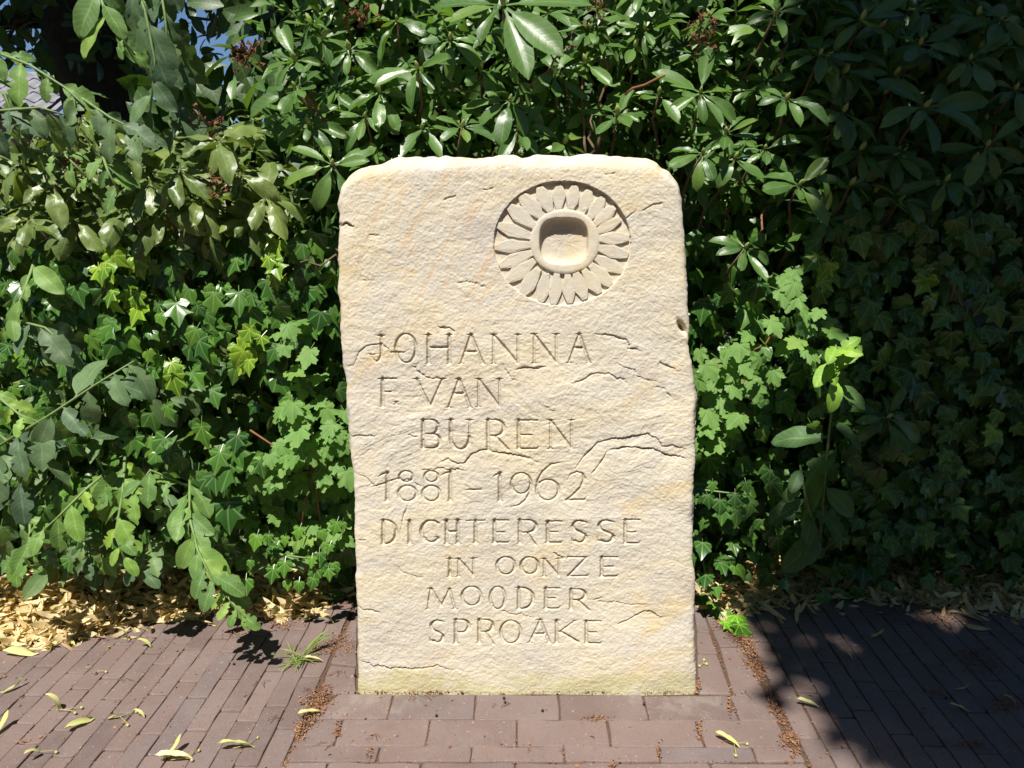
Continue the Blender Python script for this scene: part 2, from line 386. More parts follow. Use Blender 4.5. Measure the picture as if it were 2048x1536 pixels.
PLAIN = [long_leaf(1, 0.5, 4, 2, 0.45, 0.05, 0.5, 0.3, 0, seed=60 + i) for i in range(2)]
BRACT = [long_leaf(1, 0.24, 7, 2, 0.5, 0.03, a, c, tw, tip=0.35, seed=70 + i, wave=wv, serr=.1) for i, (a, c, tw, wv) in enumerate([(0.5, 0.5, 0.4, .6), (1.2, 0.4, -0.7, .5), (-0.7, -0.5, 1.1, .8), (1.9, 0.5, 0.5, .4), (0.2, 0.8, -1.4, .8), (-1.2, 0.6, 0.3, .5), (0.8, -0.9, 1.8, .3)])]
BRACT_LOW = [long_leaf(1, 0.24, 4, 1, 0.5, 0.03, a, 0.3, tw, tip=0.35, seed=80 + i) for i, (a, tw) in enumerate([(0.9, 0.6), (1.4, -0.8), (-0.8, 1.0)])]

_cache = {}
def leaf_mesh(key, tpl, i, mat):
    k = (key, i, mat.name)
    if k not in _cache:
        me = mesh_np(key, *tpl[i]); me.materials.append(mat); _cache[k] = me
    return _cache[k]

def merged(name, tpls, mats, material, parent, seed=1):
    """many small leaves as ONE stuff part"""
    if not mats: return None
    r = np.random.default_rng(seed); Vs = []; Fs = []; Us = []; Rs = []; o = 0
    A = np.array([[list(row) for row in m] for m in mats], np.float32)
    pick = r.integers(0, len(tpls), len(mats))
    for k, (V, F, Uv) in enumerate(tpls):
        a = A[pick == k]
        if len(a) == 0: continue
        W = np.einsum('nij,vj->nvi', a[:, :3, :3], V) + a[:, None, :3, 3]
        n, nv = len(a), len(V)
        Vs.append(W.reshape(-1, 3)); Us.append(np.tile(Uv, (n, 1))); Rs.append(np.repeat(r.random(n), nv))
        Fs.append((F[None] + (np.arange(n) * nv)[:, None, None] + o).reshape(-1, 3)); o += n * nv
    me = mesh_np(name, np.concatenate(Vs), np.concatenate(Fs), np.concatenate(Us), np.concatenate(Rs)); me.materials.append(material)
    ob = link(name, me, None, parent); ob['kind'] = 'stuff'
    return ob

# ------------------------------------------------------------------ ground
def sheet(name, x0, x1, y0, y1, z, mat, kind='structure', n=1):
    V = [(x0, y0, z), (x1, y0, z), (x1, y1, z), (x0, y1, z)]
    me = mesh_np(name, V, [(0, 1, 2, 3)], smooth=False); o = link(name, me, mat); o['kind'] = kind; return o
sheet('soil', -300, 300, -300, 600, -0.030, M_SOIL)
# sand bed under the bricks, roughly following the foot of the hedge
edge = [(-6, 1.75), (-2.2, 1.80), (-1.36, 1.93), (-0.95, 2.05), (-0.5, 2.17), (0.55, 2.2), (1.0, 2.19), (1.5, 2.12), (2.4, 2.0), (6, 1.9)]
V = [(x, -6, -0.005) for x, _ in edge] + [(x, y, -0.005) for x, y in edge]
n = len(edge)
bed = link('sand_bed', mesh_np('sand_bed', V, [(i, i + 1, n + i + 1, n + i) for i in range(n - 1)], smooth=False), M_SAND); bed['kind'] = 'structure'

def brick_mesh(name, outline, h=0.055, seed=0, rz=0.0022):
    """a paver with worn, slightly uneven edges from a polygon outline (counter-clockwise)"""
    r = np.random.default_rng(seed); P = [np.array(p[:2]) for p in outline]; n = len(P); pts = []
    for i in range(n):
        a, b = P[i], P[(i + 1) % n]; d = b - a; ln = np.linalg.norm(d); d /= ln; nrm = np.array((d[1], -d[0]))
        k = max(3, int(ln / 0.03)); c = min(0.004, ln * 0.2)
        for j in range(k):
            s = c + (ln - 2 * c) * j / (k - 1); pts.append(a + d * s + nrm * (r.normal(0, 0.0007) - (r.uniform(.001, .0035) if r.random() < .07 else 0)))
    m = len(pts); cen = sum(pts) / m; V = []
    for inset, z in ((0, -h), (0, -rz), (0.0008, -rz * 0.35), (0.0028, 0)):
        for p in pts:
            q = p - cen; l = np.linalg.norm(q); q = q * (1 - inset / l * 1.3); V.append((*(cen + q), z + (r.normal(0, 0.0003) if z == 0 else 0)))
    F = []
    for k in range(3):
        for i in range(m): F.append((k * m + i, k * m + (i + 1) % m, (k + 1) * m + (i + 1) % m, (k + 1) * m + i))
    F.append(tuple(3 * m + i for i in range(m)))
    me = bpy.data.meshes.new(name); me.from_pydata([tuple(v) for v in V], [], F); me.update()
    me.polygons.foreach_set('use_smooth', np.array([True] * (3 * m) + [False])); me.materials.append(M_BRICK)
    return me

def rect(L, W): return [(-W / 2, -L / 2), (W / 2, -L / 2), (W / 2, L / 2), (-W / 2, L / 2)]
STRETCH = [brick_mesh('brick', rect(0.1982, 0.0482), seed=s) for s in range(6)]
JOINTS = []          # joint segments (for crumbs)

def field(root, x14, sign, ang, ncourse, pitch, y_lo, limit):
    """courses of bricks running away from the camera; x14: x of the first joint at Y=1.4"""
    d = Vector((math.sin(R(ang)), math.cos(R(ang)), 0))
    for c in range(ncourse):
        xc = x14 + sign * (c + 0.5) * pitch
        off = (c % 2) * 0.1 + U(-0.03, 0.03) + (c % 3) * 0.02
        y = y_lo + off - 0.2
        while True:
            ymid = y + 0.1
            x = xc + (ymid - 1.4) * math.tan(R(ang))
            if ymid - 0.06 > limit(x): break
            if ymid > y_lo:
                M = Matrix.Translation((x + U(-.0008, .0008), ymid, U(-0.0016, 0.0012))) @ Matrix.Rotation(-R(ang) + U(-.004, .004), 4, 'Z') @ Matrix.Rotation(U(-.010, .010), 4, 'Y') @ Matrix.Rotation(U(-.006, .006), 4, 'X')
                link('brick', random.choice(STRETCH), None, root, M)
            y += 0.2005 + U(-0.001, 0.0015)
        xa = x14 + sign * c * pitch
        JOINTS.append(((xa + (y_lo - 1.4) * math.tan(R(ang)), y_lo), (xa + (2.1 - 1.4) * math.tan(R(ang)), 2.1)))

pave_l = tag(bpy.data.objects.new('brick_paving', None), 'brown brick paving of narrow courses left of the stone', None, None, 'structure'); COL.objects.link(pave_l)
pave_r = tag(bpy.data.objects.new('brick_paving', None), 'brown brick paving of narrow courses right of the stone, half in shade', None, None, 'structure'); COL.objects.link(pave_r)
apron = tag(bpy.data.objects.new('brick_apron', None), 'rows of larger bricks laid crosswise in front of the stone', None, None, 'structure'); COL.objects.link(apron)
def lim_l(x): return np.interp(x, [-2.4, -1.36, -1.0, -0.6, -0.4], [1.80, 1.98, 2.08, 2.13, 2.2])
def lim_r(x): return np.interp(x, [0.4, 0.6, 1.0, 1.5, 2.4], [2.2, 2.22, 2.22, 2.16, 2.05])
field(pave_l, -0.477, -1, 0.7, 29, 0.0493, 1.12, lim_l)
field(pave_r, 0.617, 1, 2.7, 26, 0.0517, 1.12, lim_r)

def gp(px, py): g = ground(px, py); return (g.x, g.y)
def poly_brick(pts, root=apron, gap=0.0014, seed=None):
    P = np.array(pts); c = P.mean(0)
    Q = []
    n = len(P)
    for i in range(n):       # inset by the joint
        p = P[i]; a = P[i - 1] - p; b = P[(i + 1) % n] - p; a /= np.linalg.norm(a); b /= np.linalg.norm(b)
        Q.append(p + (a + b) * gap / max(0.5, abs(a[0] * b[1] - a[1] * b[0])) - c)
    area = sum(Q[i][0] * Q[(i + 1) % n][1] - Q[(i + 1) % n][0] * Q[i][1] for i in range(n))
    if area < 0: Q = Q[::-1]
    me = brick_mesh('brick', Q, seed=seed or int(rng.integers(1e6)))
    return link('brick', me, None, root, Matrix.Translation((c[0], c[1], U(-.0012, .0012))) @ Matrix.Rotation(U(-.006, .006), 4, 'X') @ Matrix.Rotation(U(-.006, .006), 4, 'Y'))
rowY = [ground(1024, 1386.5).y, ground(1024, 1436.5).y, ground(1024, 1491).y, ground(1024, 1523.6).y]
for k in range(7): rowY.append(rowY[-1] - 0.0515)
ROWS = [(1411, [652, 781, 950, 1118, 1291, 1466, 1542]), (1464, [612, 676, 855.5, 1034, 1217, 1400, 1567]), (1507, [578, 756.6, 943, 1128, 1317, 1509, 1604]), (1537, [556, 651.6, 841, 1030, 1226, 1423, 1620])]
for k in range(len(rowY) - 1):
    if k < 4:
        ym, xs = ROWS[k]; X = [ground(x, ym).x for x in xs]
    else:
        a = -0.478 + (rowY[k] - 1.4) * 0.012; b = 0.612 + (rowY[k] - 1.4) * 0.047
        X = [a] + [x for x in np.arange(a + (0.1 if k % 2 else 0.17), b - 0.02, 0.2015)] + [b]
    for i in range(len(X) - 1):
        if X[i + 1] - X[i] < 0.02: continue
        sk = 0.0022 * i if k == 0 else 0.001 * i
        xl0 = X[i] + (0.0 if i else 0.018 * (k < 2)); xr = X[i + 1]
        poly_brick([(X[i] - (0.024 if (i == 0 and k < 2) else 0.0), rowY[k + 1] - (sk if k < 2 else 0)), (xr, rowY[k + 1] - (sk if k < 2 else 0)), (xr, rowY[k] - sk * .8), (xl0, rowY[k] - sk * .8)])
        JOINTS.append(((X[i + 1], rowY[k + 1]), (X[i + 1], rowY[k])))
    JOINTS.append(((X[0], rowY[k]), (X[-1], rowY[k])))
# bricks beside the stone
for pts in ([(1394, 1262), (1420, 1266), (1402, 1205), (1384, 1203)], [(1393, 1305), (1436, 1308), (1420, 1267), (1392, 1263)], [(1396, 1386), (1465, 1389), (1437, 1309), (1393, 1306)],
            [(1437, 1292), (1484, 1291), (1462, 1252), (1421, 1254)], [(1466, 1389), (1534, 1398), (1487, 1293), (1438, 1293)], [(1420, 1253), (1460, 1250), (1445, 1215), (1404, 1212)],
            [(640, 1386), (712, 1386), (713, 1334), (658, 1328)], [(659, 1326), (713, 1332), (714, 1283), (682, 1278)], [(683, 1276), (714, 1281), (715, 1240), (702, 1238)], [(703, 1236), (715, 1238), (717, 1206), (713, 1204)]):
    poly_brick([gp(*p) for p in pts])

# ------------------------------------------------------------------ the memorial stone
LEAN = R(2.0); FOOT = ground(1050, 1386).y - 0.0
CL, SL = math.cos(LEAN), math.sin(LEAN)
NRM = Vector((0, -CL, SL)); VDIR = Vector((0, SL, CL))
def st(px, py):
    """point of the photograph on the stone's face -> (u, v) in the face plane"""
    d = ray(px, py); P0 = Vector((0, FOOT, 0)); C = Vector((0, 0, CAMH))
    s = (P0 - C).dot(NRM) / d.dot(NRM); P = C + d * s
    return P.x, (P - P0).dot(VDIR)
def st3(u, v, wv):
    return np.stack([u, FOOT + v * SL - wv * CL, v * CL + wv * SL], -1)
lefts = [(405, 676), (450, 677), (520, 675), (600, 678), (700, 684), (760, 690), (800, 693), (850, 697), (900, 702), (1000, 707), (1050, 707), (1100, 710), (1200, 714), (1300, 716), (1383, 715)]
rights = [(400, 1362), (500, 1369), (600, 1375), (650, 1378), (700, 1381), (760, 1387), (800, 1390), (900, 1390), (1000, 1385), (1100, 1388), (1200, 1390), (1300, 1390), (1383, 1392)]
tops = [(676, 407), (684, 378), (700, 360), (735, 341), (790, 334), (850, 331), (920, 327), (1000, 324), (1080, 327), (1150, 325), (1220, 329), (1280, 327), (1315, 334), (1338, 350), (1354, 372), (1362, 402)]
Lp = np.array([st(x, y) for y, x in lefts])[::-1]; Rp = np.array([st(x, y) for y, x in rights])[::-1]; Tp = np.array([st(x, y) for x, y in tops])
NU, NV = 560, 900
s_ = np.linspace(0, 1, NU + 1); t_ = np.linspace(0, 1, NV + 1)
uL0, uR0 = Tp[0, 0], Tp[-1, 0]
topv = np.interp(uL0 + s_ * (uR0 - uL0), Tp[:, 0], Tp[:, 1]) + 0.0065 * fbm(s_ * 22, s_ * 0 + 3.3, 5, 3)
VB = -0.015
vv = VB + t_[:, None] * (topv[None, :] - VB)
Lu = np.interp(vv, Lp[:, 1], Lp[:, 0]) + 0.006 * fbm(vv * 24, vv * 0 + 1.2, 11, 4)
Ru = np.interp(vv, Rp[:, 1], Rp[:, 0]) + 0.006 * fbm(vv * 24, vv * 0 + 8.2, 12, 4)
uu = Lu + s_[None, :] * (Ru - Lu)
# relief of the split face
H = 0.008 * fbm(uu * 3.1 + 2, vv * 4.2, 21, 3)
H += 0.0017 * fbm(uu * 11 + vv * 5, vv * 17 - uu * 3, 31, 4, 0.55)
ragged = np.clip(1 - np.abs(vv - 0.62) / 0.34, 0, 1)
terr = fbm(uu * 4.5 + 0.6 * vv, vv * 12 + 2.0 * fbm(uu * 5, vv * 5, 77, 2), 41, 4, 0.5)
q = terr * 7.0; H += (0.0003 + 0.0013 * ragged) * (np.floor(q) + np.clip((q - np.floor(q)) * 5, 0, 1)) * 0.55
H += 0.0009 * fbm(uu * 70, vv * 85, 51, 3, 0.6)
H += 0.0009 * fbm(uu * 230, vv * 260, 61, 2, 0.6)
H -= H[40:-40, 40:-40].mean()
C2 = lambda pts: [(660 + x * .3613, 640 + y * .3613) for x, y in pts]
C1 = lambda pts: [(660 + x * .3613, 300 + y * .3613) for x, y in pts]
C3 = lambda pts: [(680 + x * .3613, 1000 + y * .3613) for x, y in pts]
ledges = [(C1([(30, 412), (60, 414), (95, 411), (130, 432)]), 7), (C1([(625, 277), (660, 262), (705, 250)]), 3), (C1([(845, 219), (905, 212)]), 2.5), (C1([(600, 985), (650, 992)]), 3), (C1([(140, 590), (180, 690), (210, 740)]), 1.5),
    (C1([(690, 740), (760, 725), (830, 745), (900, 770)]), 2.5), (C1([(1720, 345), (1790, 300), (1850, 290)]), 2.5), (C1([(1510, 140), (1580, 128)]), 2.5), (C1([(1630, 385), (1700, 330)]), 2), (C1([(220, 460), (275, 480)]), 2),
    (C2([(80, 255), (130, 252), (160, 178), (210, 136), (292, 128), (340, 170), (365, 186), (460, 160)]), 3.5), (C2([(450, 245), (520, 312), (560, 320), (650, 322)]), 4.5),
    (C2([(1025, 277), (1085, 266), (1195, 260)]), 5), (C2([(1450, 84), (1540, 85), (1640, 108), (1655, 155), (1738, 170)]), 4.5), (C2([(1335, 348), (1400, 330), (1450, 298), (1520, 288), (1600, 320), (1655, 352)]), 4),
    (C2([(1555, 238), (1640, 265), (1700, 310), (1815, 347)]), 3), (C2([(1825, 228), (1925, 272)]), 4), (C2([(90, 642), (200, 641), (272, 634)]), 4), (C2([(425, 635), (495, 640)]), 2.5),
    (C2([(590, 795), (650, 774), (700, 802), (742, 795), (780, 745), (855, 718), (940, 730), (1000, 735), (1080, 762), (1175, 797)]), 5.5), (C2([(490, 832), (600, 824), (690, 831), (770, 831)]), 3.5),
    (C2([(1345, 835), (1420, 740), (1480, 680), (1560, 660), (1640, 655), (1750, 628), (1800, 650), (1840, 692), (1995, 712)]), 5), (C2([(1535, 722), (1620, 705), (1700, 704), (1800, 710), (1850, 745), (1990, 767)]), 6),
    (C2([(1445, 855), (1490, 800), (1535, 724)]), 3.5), (C2([(220, 933), (300, 900), (355, 884), (470, 890), (545, 935)]), 3.5), (C2([(110, 828), (200, 870), (255, 925)]), 2.5), (C2([(1780, 370), (1840, 385), (1900, 440)]), 2), (C2([(585, 40), (640, 45), (700, 80)]), 3), (C2([(960, 240), (1010, 320), (1040, 345)]), 2.5), (C2([(1190, 480), (1250, 500)]), 1.5),
    (C3([(338, 190), (345, 100), (372, 25)]), 3), (C3([(95, 600), (170, 605), (235, 622)]), 4), (C3([(1530, 692), (1620, 652), (1690, 617), (1765, 636), (1795, 657)]), 4.5), (C3([(1395, 570), (1500, 571), (1600, 582), (1705, 580)]), 2.5),
    (C3([(95, 888), (180, 910), (262, 931), (400, 936), (530, 920), (645, 942)]), 4.5), (C3([(1180, 290), (1250, 320)]), 4), (C3([(300, 360), (400, 415), (490, 425)]), 2), (C3([(860, 615), (1000, 640), (1090, 655)]), 2), (C3([(100, 215), (150, 215)]), 3)]
def seg_dist(x, y, pts):
    """signed vertical-ish offset and distance to a polyline plus the arc parameter"""
    best = np.full(x.shape, 1e9, np.float32); par = np.zeros_like(best); below = np.zeros_like(best)
    P = np.array(pts); ln = np.r_[0, np.cumsum(np.linalg.norm(np.diff(P, axis=0), axis=1))]
    for i in range(len(P) - 1):
        a, b = P[i], P[i + 1]; d = b - a; L2 = d @ d
        t = np.clip(((x - a[0]) * d[0] + (y - a[1]) * d[1]) / L2, 0, 1)
        dx, dy = x - a[0] - t * d[0], y - a[1] - t * d[1]; ds = np.hypot(dx, dy)
        if d[0] < 0: d = -d
        nx, ny = d[1], -d[0]                        # pointing below the line
        m = ds < best
        best[m] = ds[m]; par[m] = ((ln[i] + t * (ln[i + 1] - ln[i])) / ln[-1])[m]; below[m] = (dx * nx + dy * ny)[m]
    return best, par, below
wob = 0.006 * fbm(uu * 55, vv * 55, 91, 4, 0.65)
for pts, A in ledges:
    P = np.array([st(*p) for p in pts]); pad = 0.05
    m = (uu > P[:, 0].min() - pad) & (uu < P[:, 0].max() + pad) & (vv > P[:, 1].min() - pad) & (vv < P[:, 1].max() + pad)
    d, par, bl = seg_dist((uu + wob)[m], (vv + wob)[m], P)
    tap = np.clip(np.minimum(par, 1 - par) * 5 + 0.15, 0, 1) * (0.6 + 0.8 * np.clip(fbm(uu[m] * 40, vv[m] * 40, 13, 2) + 0.5, 0, 1))
    end = np.clip(np.minimum(par, 1 - par) * 30, 0, 1)
    H[m] -= np.where(bl > 0, 1, 0) * tap * end * A * 0.00042 * np.exp(-d / 0.016)
    H[m] += np.where(bl <= 0, 1, 0) * tap * end * A * 0.0001 * np.exp(-d / 0.012)
    H[m] -= tap * end * A * 0.0007 * np.exp(-(d / 0.0016) ** 2)
# the deep notch on the right edge
cu, cv = st(1364, 655); H -= 0.030 * np.exp(-(((uu - cu) + (vv - cv) * .5) / 0.006) ** 2 - ((vv - cv) / 0.011) ** 2)
# round the arrises
e = np.minimum(np.minimum(uu - Lu, Ru - uu), (topv[None, :] - vv)); e = np.maximum(e, 0)
H -= 0.0075 * np.exp(-e / (0.0045 + 0.004 * np.clip(fbm(uu * 18, vv * 18, 3, 2) + .5, 0, 1)))

# ---- the inscription: V-cut strokes, in crop coordinates
LET = []
def arc(cx, cy, rx, ry, a0, a1, n=16, w0=12.5, w1=7.5):
    out = []
    for i in range(n + 1):
        a = R(a0 + (a1 - a0) * i / n); out.append((cx + rx * math.cos(a), cy + ry * math.sin(a), w1 + (w0 - w1) * abs(math.cos(a))))
    return out
TH, TN = 14.0, 9.0
def stem(x0, y0, x1, y1, w=TH, s0=1, s1=1, sl=24):
    S = [[(x0, y0, w * .85), ((x0 + x1) / 2, (y0 + y1) / 2, w * .82), (x1, y1, w * .9)]]
    if s0: S.append([(x0 - sl, y0 - 1, 1.5), (x0, y0 + 2, 8.5), (x0 + sl, y0 - 1, 1.5)])
    if s1: S.append([(x1 - sl * .8, y1 + 3, 1.5), (x1, y1, 8), (x1 + sl * .8, y1 + 3, 1.5)])
    return S
def bar(x0, x1, y, w=TN, tick=0):
    S = [[(x0, y, w), (x1, y, w * 1.15)]]
    if tick: S.append([(x1, y, w), (x1 + 2, y + tick, 1.5)])
    return S
def lO(cx, cy, rx, ry): return [arc(cx, cy, rx, ry, 0, 360, 30, 10.5, 6)]
def lH(a, b, t, u, m): return stem(a, t, a, u) + stem(b, t, b, u) + bar(a, b, m)
def lA(ax, t, f0, f1, u, m):
    k = (m - t) / (u - t)
    return [[(ax, t, 8), (f0, u, 7)], [(ax, t, 10), (f1, u, 11)], [(ax - 26, t, 1.5), (ax, t + 3, 8), (ax + 14, t, 2)], [(f0 - 18, u + 3, 1.5), (f0, u, 7), (f0 + 18, u + 3, 1.5)], [(f1 - 18, u + 3, 1.5), (f1, u, 8), (f1 + 18, u + 3, 1.5)]] + bar(ax + (f0 - ax) * k, ax + (f1 - ax) * k, m)
def lN(a, b, t, u): return stem(a, t, a, u, 8.5) + stem(b, t, b, u, 8.5, 1, 0) + [[(a, t, 8), ((a + b) / 2, (t + u) / 2, 11), (b, u, 8)]]
def lE(a, b, t, u, m=None):
    m = m or (t + u) / 2
    return stem(a, t, a, u, TH, 0, 0) + [[(a - 18, t, 1.5), (a, t, 7), (b, t, 7), (b + 4, t + 10, 1.5)]] + bar(a, a + (b - a) * .7, m, 6, 8) + [[(a - 18, u, 1.5), (a, u, 8), (b - 5, u, 8), (b + 8, u - 14, 1.5)]]
def lR(a, b, t, u, lx, ly=None):
    m = t + (u - t) * .54; return stem(a, t, a, u, TH, 0) + [[(a - 20, t, 1.5), (a, t, 6), (a + (b - a) * .4, t, 6)] + arc(a + (b - a) * .45, (t + m) / 2, (b - a) * .55, (m - t) / 2, -90, 90, 12) + [(a, m, 5)], [(a + (b - a) * .45, m, 8), (lx, (ly or u), 10), (lx + 16, (ly or u) + 8, 2)]]
def lP(a, b, t, u):
    m = t + (u - t) * .54; return stem(a, t, a, u, TH, 0) + [[(a - 20, t, 1.5), (a, t, 6), (a + (b - a) * .4, t, 6)] + arc(a + (b - a) * .45, (t + m) / 2, (b - a) * .55, (m - t) / 2, -90, 90, 12) + [(a, m, 5)]]
def lB(a, b, t, u):
    m = (t + u) / 2; return stem(a, t, a, u, TH, 0, 0) + [[(a - 20, t, 1.5), (a, t, 6), (a + 40, t, 6)] + arc(a + 42, (t + m) / 2, b - a - 52, (m - t) / 2, -90, 90, 12) + [(a, m, 5)], [(a, m, 5), (a + 45, m, 6)] + arc(a + 48, (m + u) / 2, b - a - 48, (u - m) / 2, -90, 90, 12) + [(a, u, 6), (a - 18, u, 1.5)]]
def lD(a, b, t, u): return stem(a, t, a, u, TH, 0, 0) + [[(a - 22, t, 1.5), (a, t, 6), (a + 14, t, 6)] + arc(a + 14, (t + u) / 2, b - a - 14, (u - t) / 2, -90, 90, 14) + [(a, u, 6), (a - 18, u, 1.5)]]
def lS(x0, x1, t, u):
    cx = (x0 + x1) / 2; h = u - t; r = (x1 - x0) / 2
    return [[(x1, t + h * .22, 2), (x1 - 4, t + h * .06, 5)] + arc(cx - r * .05, t + h * .26, r * .82, h * .26, -60, -180, 8) + [(cx - r * .7, t + h * .40, 9), (cx, t + h * .52, 11), (cx + r * .75, t + h * .66, 9)] + arc(cx, t + h * .75, r * .85, h * .25, 0, 130, 9) + [(x0 + 2, u - h * .06, 6), (x0 - 4, u - h * .24, 2)]]
def lI(x, t, u): return stem(x, t, x, u)
def lT(x, a, b, t, u): return stem(x, t, x, u, TH, 0) + [[(a - 4, t + 14, 1.5), (a, t, 6), (b, t, 6), (b + 6, t - 10, 1.5)]]
def l1(x, t, u, fx, fy): return stem(x, t, x, u, TH, 0) + [[(fx, fy, 2), ((fx + x) / 2, t + 8, 8), (x + 6, t, 8)]]
def l8(cx, cy, r1, r2, cx2, cy2, q1, q2): return [arc(cx, cy, r1, r2, 0, 360, 22, 9, 6), arc(cx2, cy2, q1, q2, 0, 360, 24, 9.5, 6)]
def put(conv, S): LET.append([[(*st(*conv([(x, y)])[0]), (wv + 1.0) * 1.12 * .3613 / 985.0) for x, y, wv in s] for s in S])
c2 = C2; c3 = C3
put(c2, [[(285, 85, 10), (284, 170, 9)] + [(282, 195, 9), (270, 222, 8), (252, 232, 6), (235, 212, 6), (222, 190, 5)], [(248, 84, 1.5), (285, 88, 9), (312, 84, 1.5)], [(212, 186, 2), (240, 192, 5), (270, 186, 2)]])
put(c2, lO(420, 156, 56, 80)); put(c2, lH(545, 660, 82, 240, 152)); put(c2, lA(780, 80, 725, 845, 240, 175)); put(c2, lN(905, 1040, 80, 240)); put(c2, lN(1130, 1252, 78, 238)); put(c2, lA(1380, 76, 1322, 1434, 236, 155))
put(c2, stem(290, 325, 290, 480, TH, 0) + [[(262, 327, 1.5), (290, 325, 8), (365, 325, 7), (372, 336, 2)]] + bar(290, 336, 398, 6, 8)); put(c2, [[(352, 452, 4), (378, 470, 4)], [(352, 470, 3), (376, 452, 5)], [(365, 446, 2), (365, 472, 5)]])
put(c2, [[(478, 326, 9), (553, 480, 8)], [(622, 326, 7), (553, 480, 7)], [(452, 325, 1.5), (480, 328, 8), (505, 325, 1.5)], [(590, 324, 1.5), (620, 327, 8), (648, 323, 1.5)]])
put(c2, lA(715, 326, 655, 775, 484, 407)); put(c2, lN(822, 938, 326, 480))
put(c2, lB(515, 608, 553, 710)); put(c2, stem(668, 553, 668, 640, TH, 1, 0) + [[(668, 640, 9)] + arc(720, 650, 52, 66, 180, 0, 14) + [(772, 640, 8)]] + stem(772, 640, 772, 553, 8, 0, 0) + [[(746, 552, 1.5), (772, 556, 9), (798, 552, 1.5)]])
put(c2, lR(875, 962, 553, 716, 984)); put(c2, lE(1045, 1148, 555, 713, 636)); put(c2, lN(1220, 1336, 553, 712))
put(c2, l1(316, 845, 1000, 268, 866)); put(c2, l8(420, 868, 37, 30, 428, 960, 50, 42)); put(c2, l8(560, 868, 38, 30, 560, 960, 48, 42)); put(c2, l1(665, 842, 1000, 610, 864))
put(c2, [[(748, 945, 3), (770, 940, 7), (834, 940, 7)]]); put(c2, l1(940, 848, 1002, 900, 870))
put(c2, [arc(1058, 905, 54, 58, 0, 360, 24, 9.5, 6), [(1112, 905, 9), (1108, 950, 9), (1085, 995, 8), (1045, 1025, 8), (1000, 1036, 3)]])
put(c2, [arc(1205, 942, 62, 56, 0, 360, 24, 10, 6), [(1143, 942, 9), (1150, 890, 9), (1178, 838, 8), (1225, 800, 8), (1290, 786, 3)]])
put(c2, [[(1318, 885, 3), (1330, 858, 6), (1365, 842, 7), (1398, 852, 9), (1408, 880, 11), (1390, 925, 9), (1350, 968, 8), (1308, 1000, 8), (1360, 998, 8), (1410, 996, 8), (1418, 982, 2)]])
put(c3, lD(240, 312, 110, 240)); put(c3, lI(385, 112, 238)); put(c3, [[(543, 150, 2), (538, 132, 7)] + arc(505, 172, 54, 60, -45, -315, 20) + [(545, 205, 4)], [(520, 206, 2), (540, 203, 4)]])
put(c3, lH(590, 652, 112, 240, 176)); put(c3, lT(750, 702, 800, 116, 238)); put(c3, lE(855, 932, 114, 238, 180)); put(c3, lR(995, 1086, 112, 240, 1078, 248)); put(c3, lE(1150, 1226, 118, 238, 178)); put(c3, lS(1285, 1368, 114, 236)); put(c3, lS(1428, 1520, 112, 234)); put(c3, lE(1580, 1658, 110, 240, 178))
put(c3, [[(1616, 98, 3), (1619, 108, 5)]]); put(c3, lI(608, 326, 424)); put(c3, lN(655, 738, 326, 424)); put(c3, lO(918, 367, 50, 48)); put(c3, lO(1050, 366, 48, 47)); put(c3, lN(1130, 1212, 326, 424))
put(c3, [[(1258, 334, 2), (1262, 318, 7), (1366, 318, 7)], [(1366, 318, 7), (1264, 425, 10)], [(1264, 425, 7), (1370, 423, 7), (1382, 410, 2)]]); put(c3, lE(1450, 1536, 318, 426, 372))
put(c3, [[(502, 490, 8), (486, 602, 7)], [(504, 490, 10), (560, 588, 9)], [(560, 588, 7), (606, 494, 7)], [(606, 494, 10), (636, 604, 9)], [(470, 606, 1.5), (486, 602, 7), (500, 606, 1.5)], [(616, 606, 1.5), (636, 602, 7), (654, 608, 1.5)], [(482, 490, 1.5), (504, 492, 7), (520, 490, 1.5)], [(590, 492, 1.5), (606, 495, 7), (628, 490, 1.5)]])
put(c3, lO(728, 535, 52, 52)); put(c3, lO(873, 545, 41, 62)); put(c3, lD(990, 1070, 490, 606)); put(c3, lE(1140, 1214, 492, 605, 548)); put(c3, lR(1280, 1360, 498, 608, 1376, 612)); put(c3, [[(1400, 558, 3), (1425, 552, 7), (1448, 546, 4)]])
put(c3, lS(500, 576, 668, 790)); put(c3, lP(640, 712, 666, 794)); put(c3, lR(770, 846, 666, 792, 848, 800)); put(c3, lO(945, 734, 55, 62)); put(c3, lA(1110, 668, 1050, 1158, 792, 746))
put(c3, stem(1200, 672, 1200, 794) + [[(1302, 672, 6), (1214, 736, 6)], [(1220, 732, 9), (1318, 788, 11)], [(1284, 668, 1.5), (1300, 674, 6), (1318, 668, 1.5)]]); put(c3, lE(1365, 1444, 674, 794, 734))
LID = np.full(uu.shape, -1, np.int32)
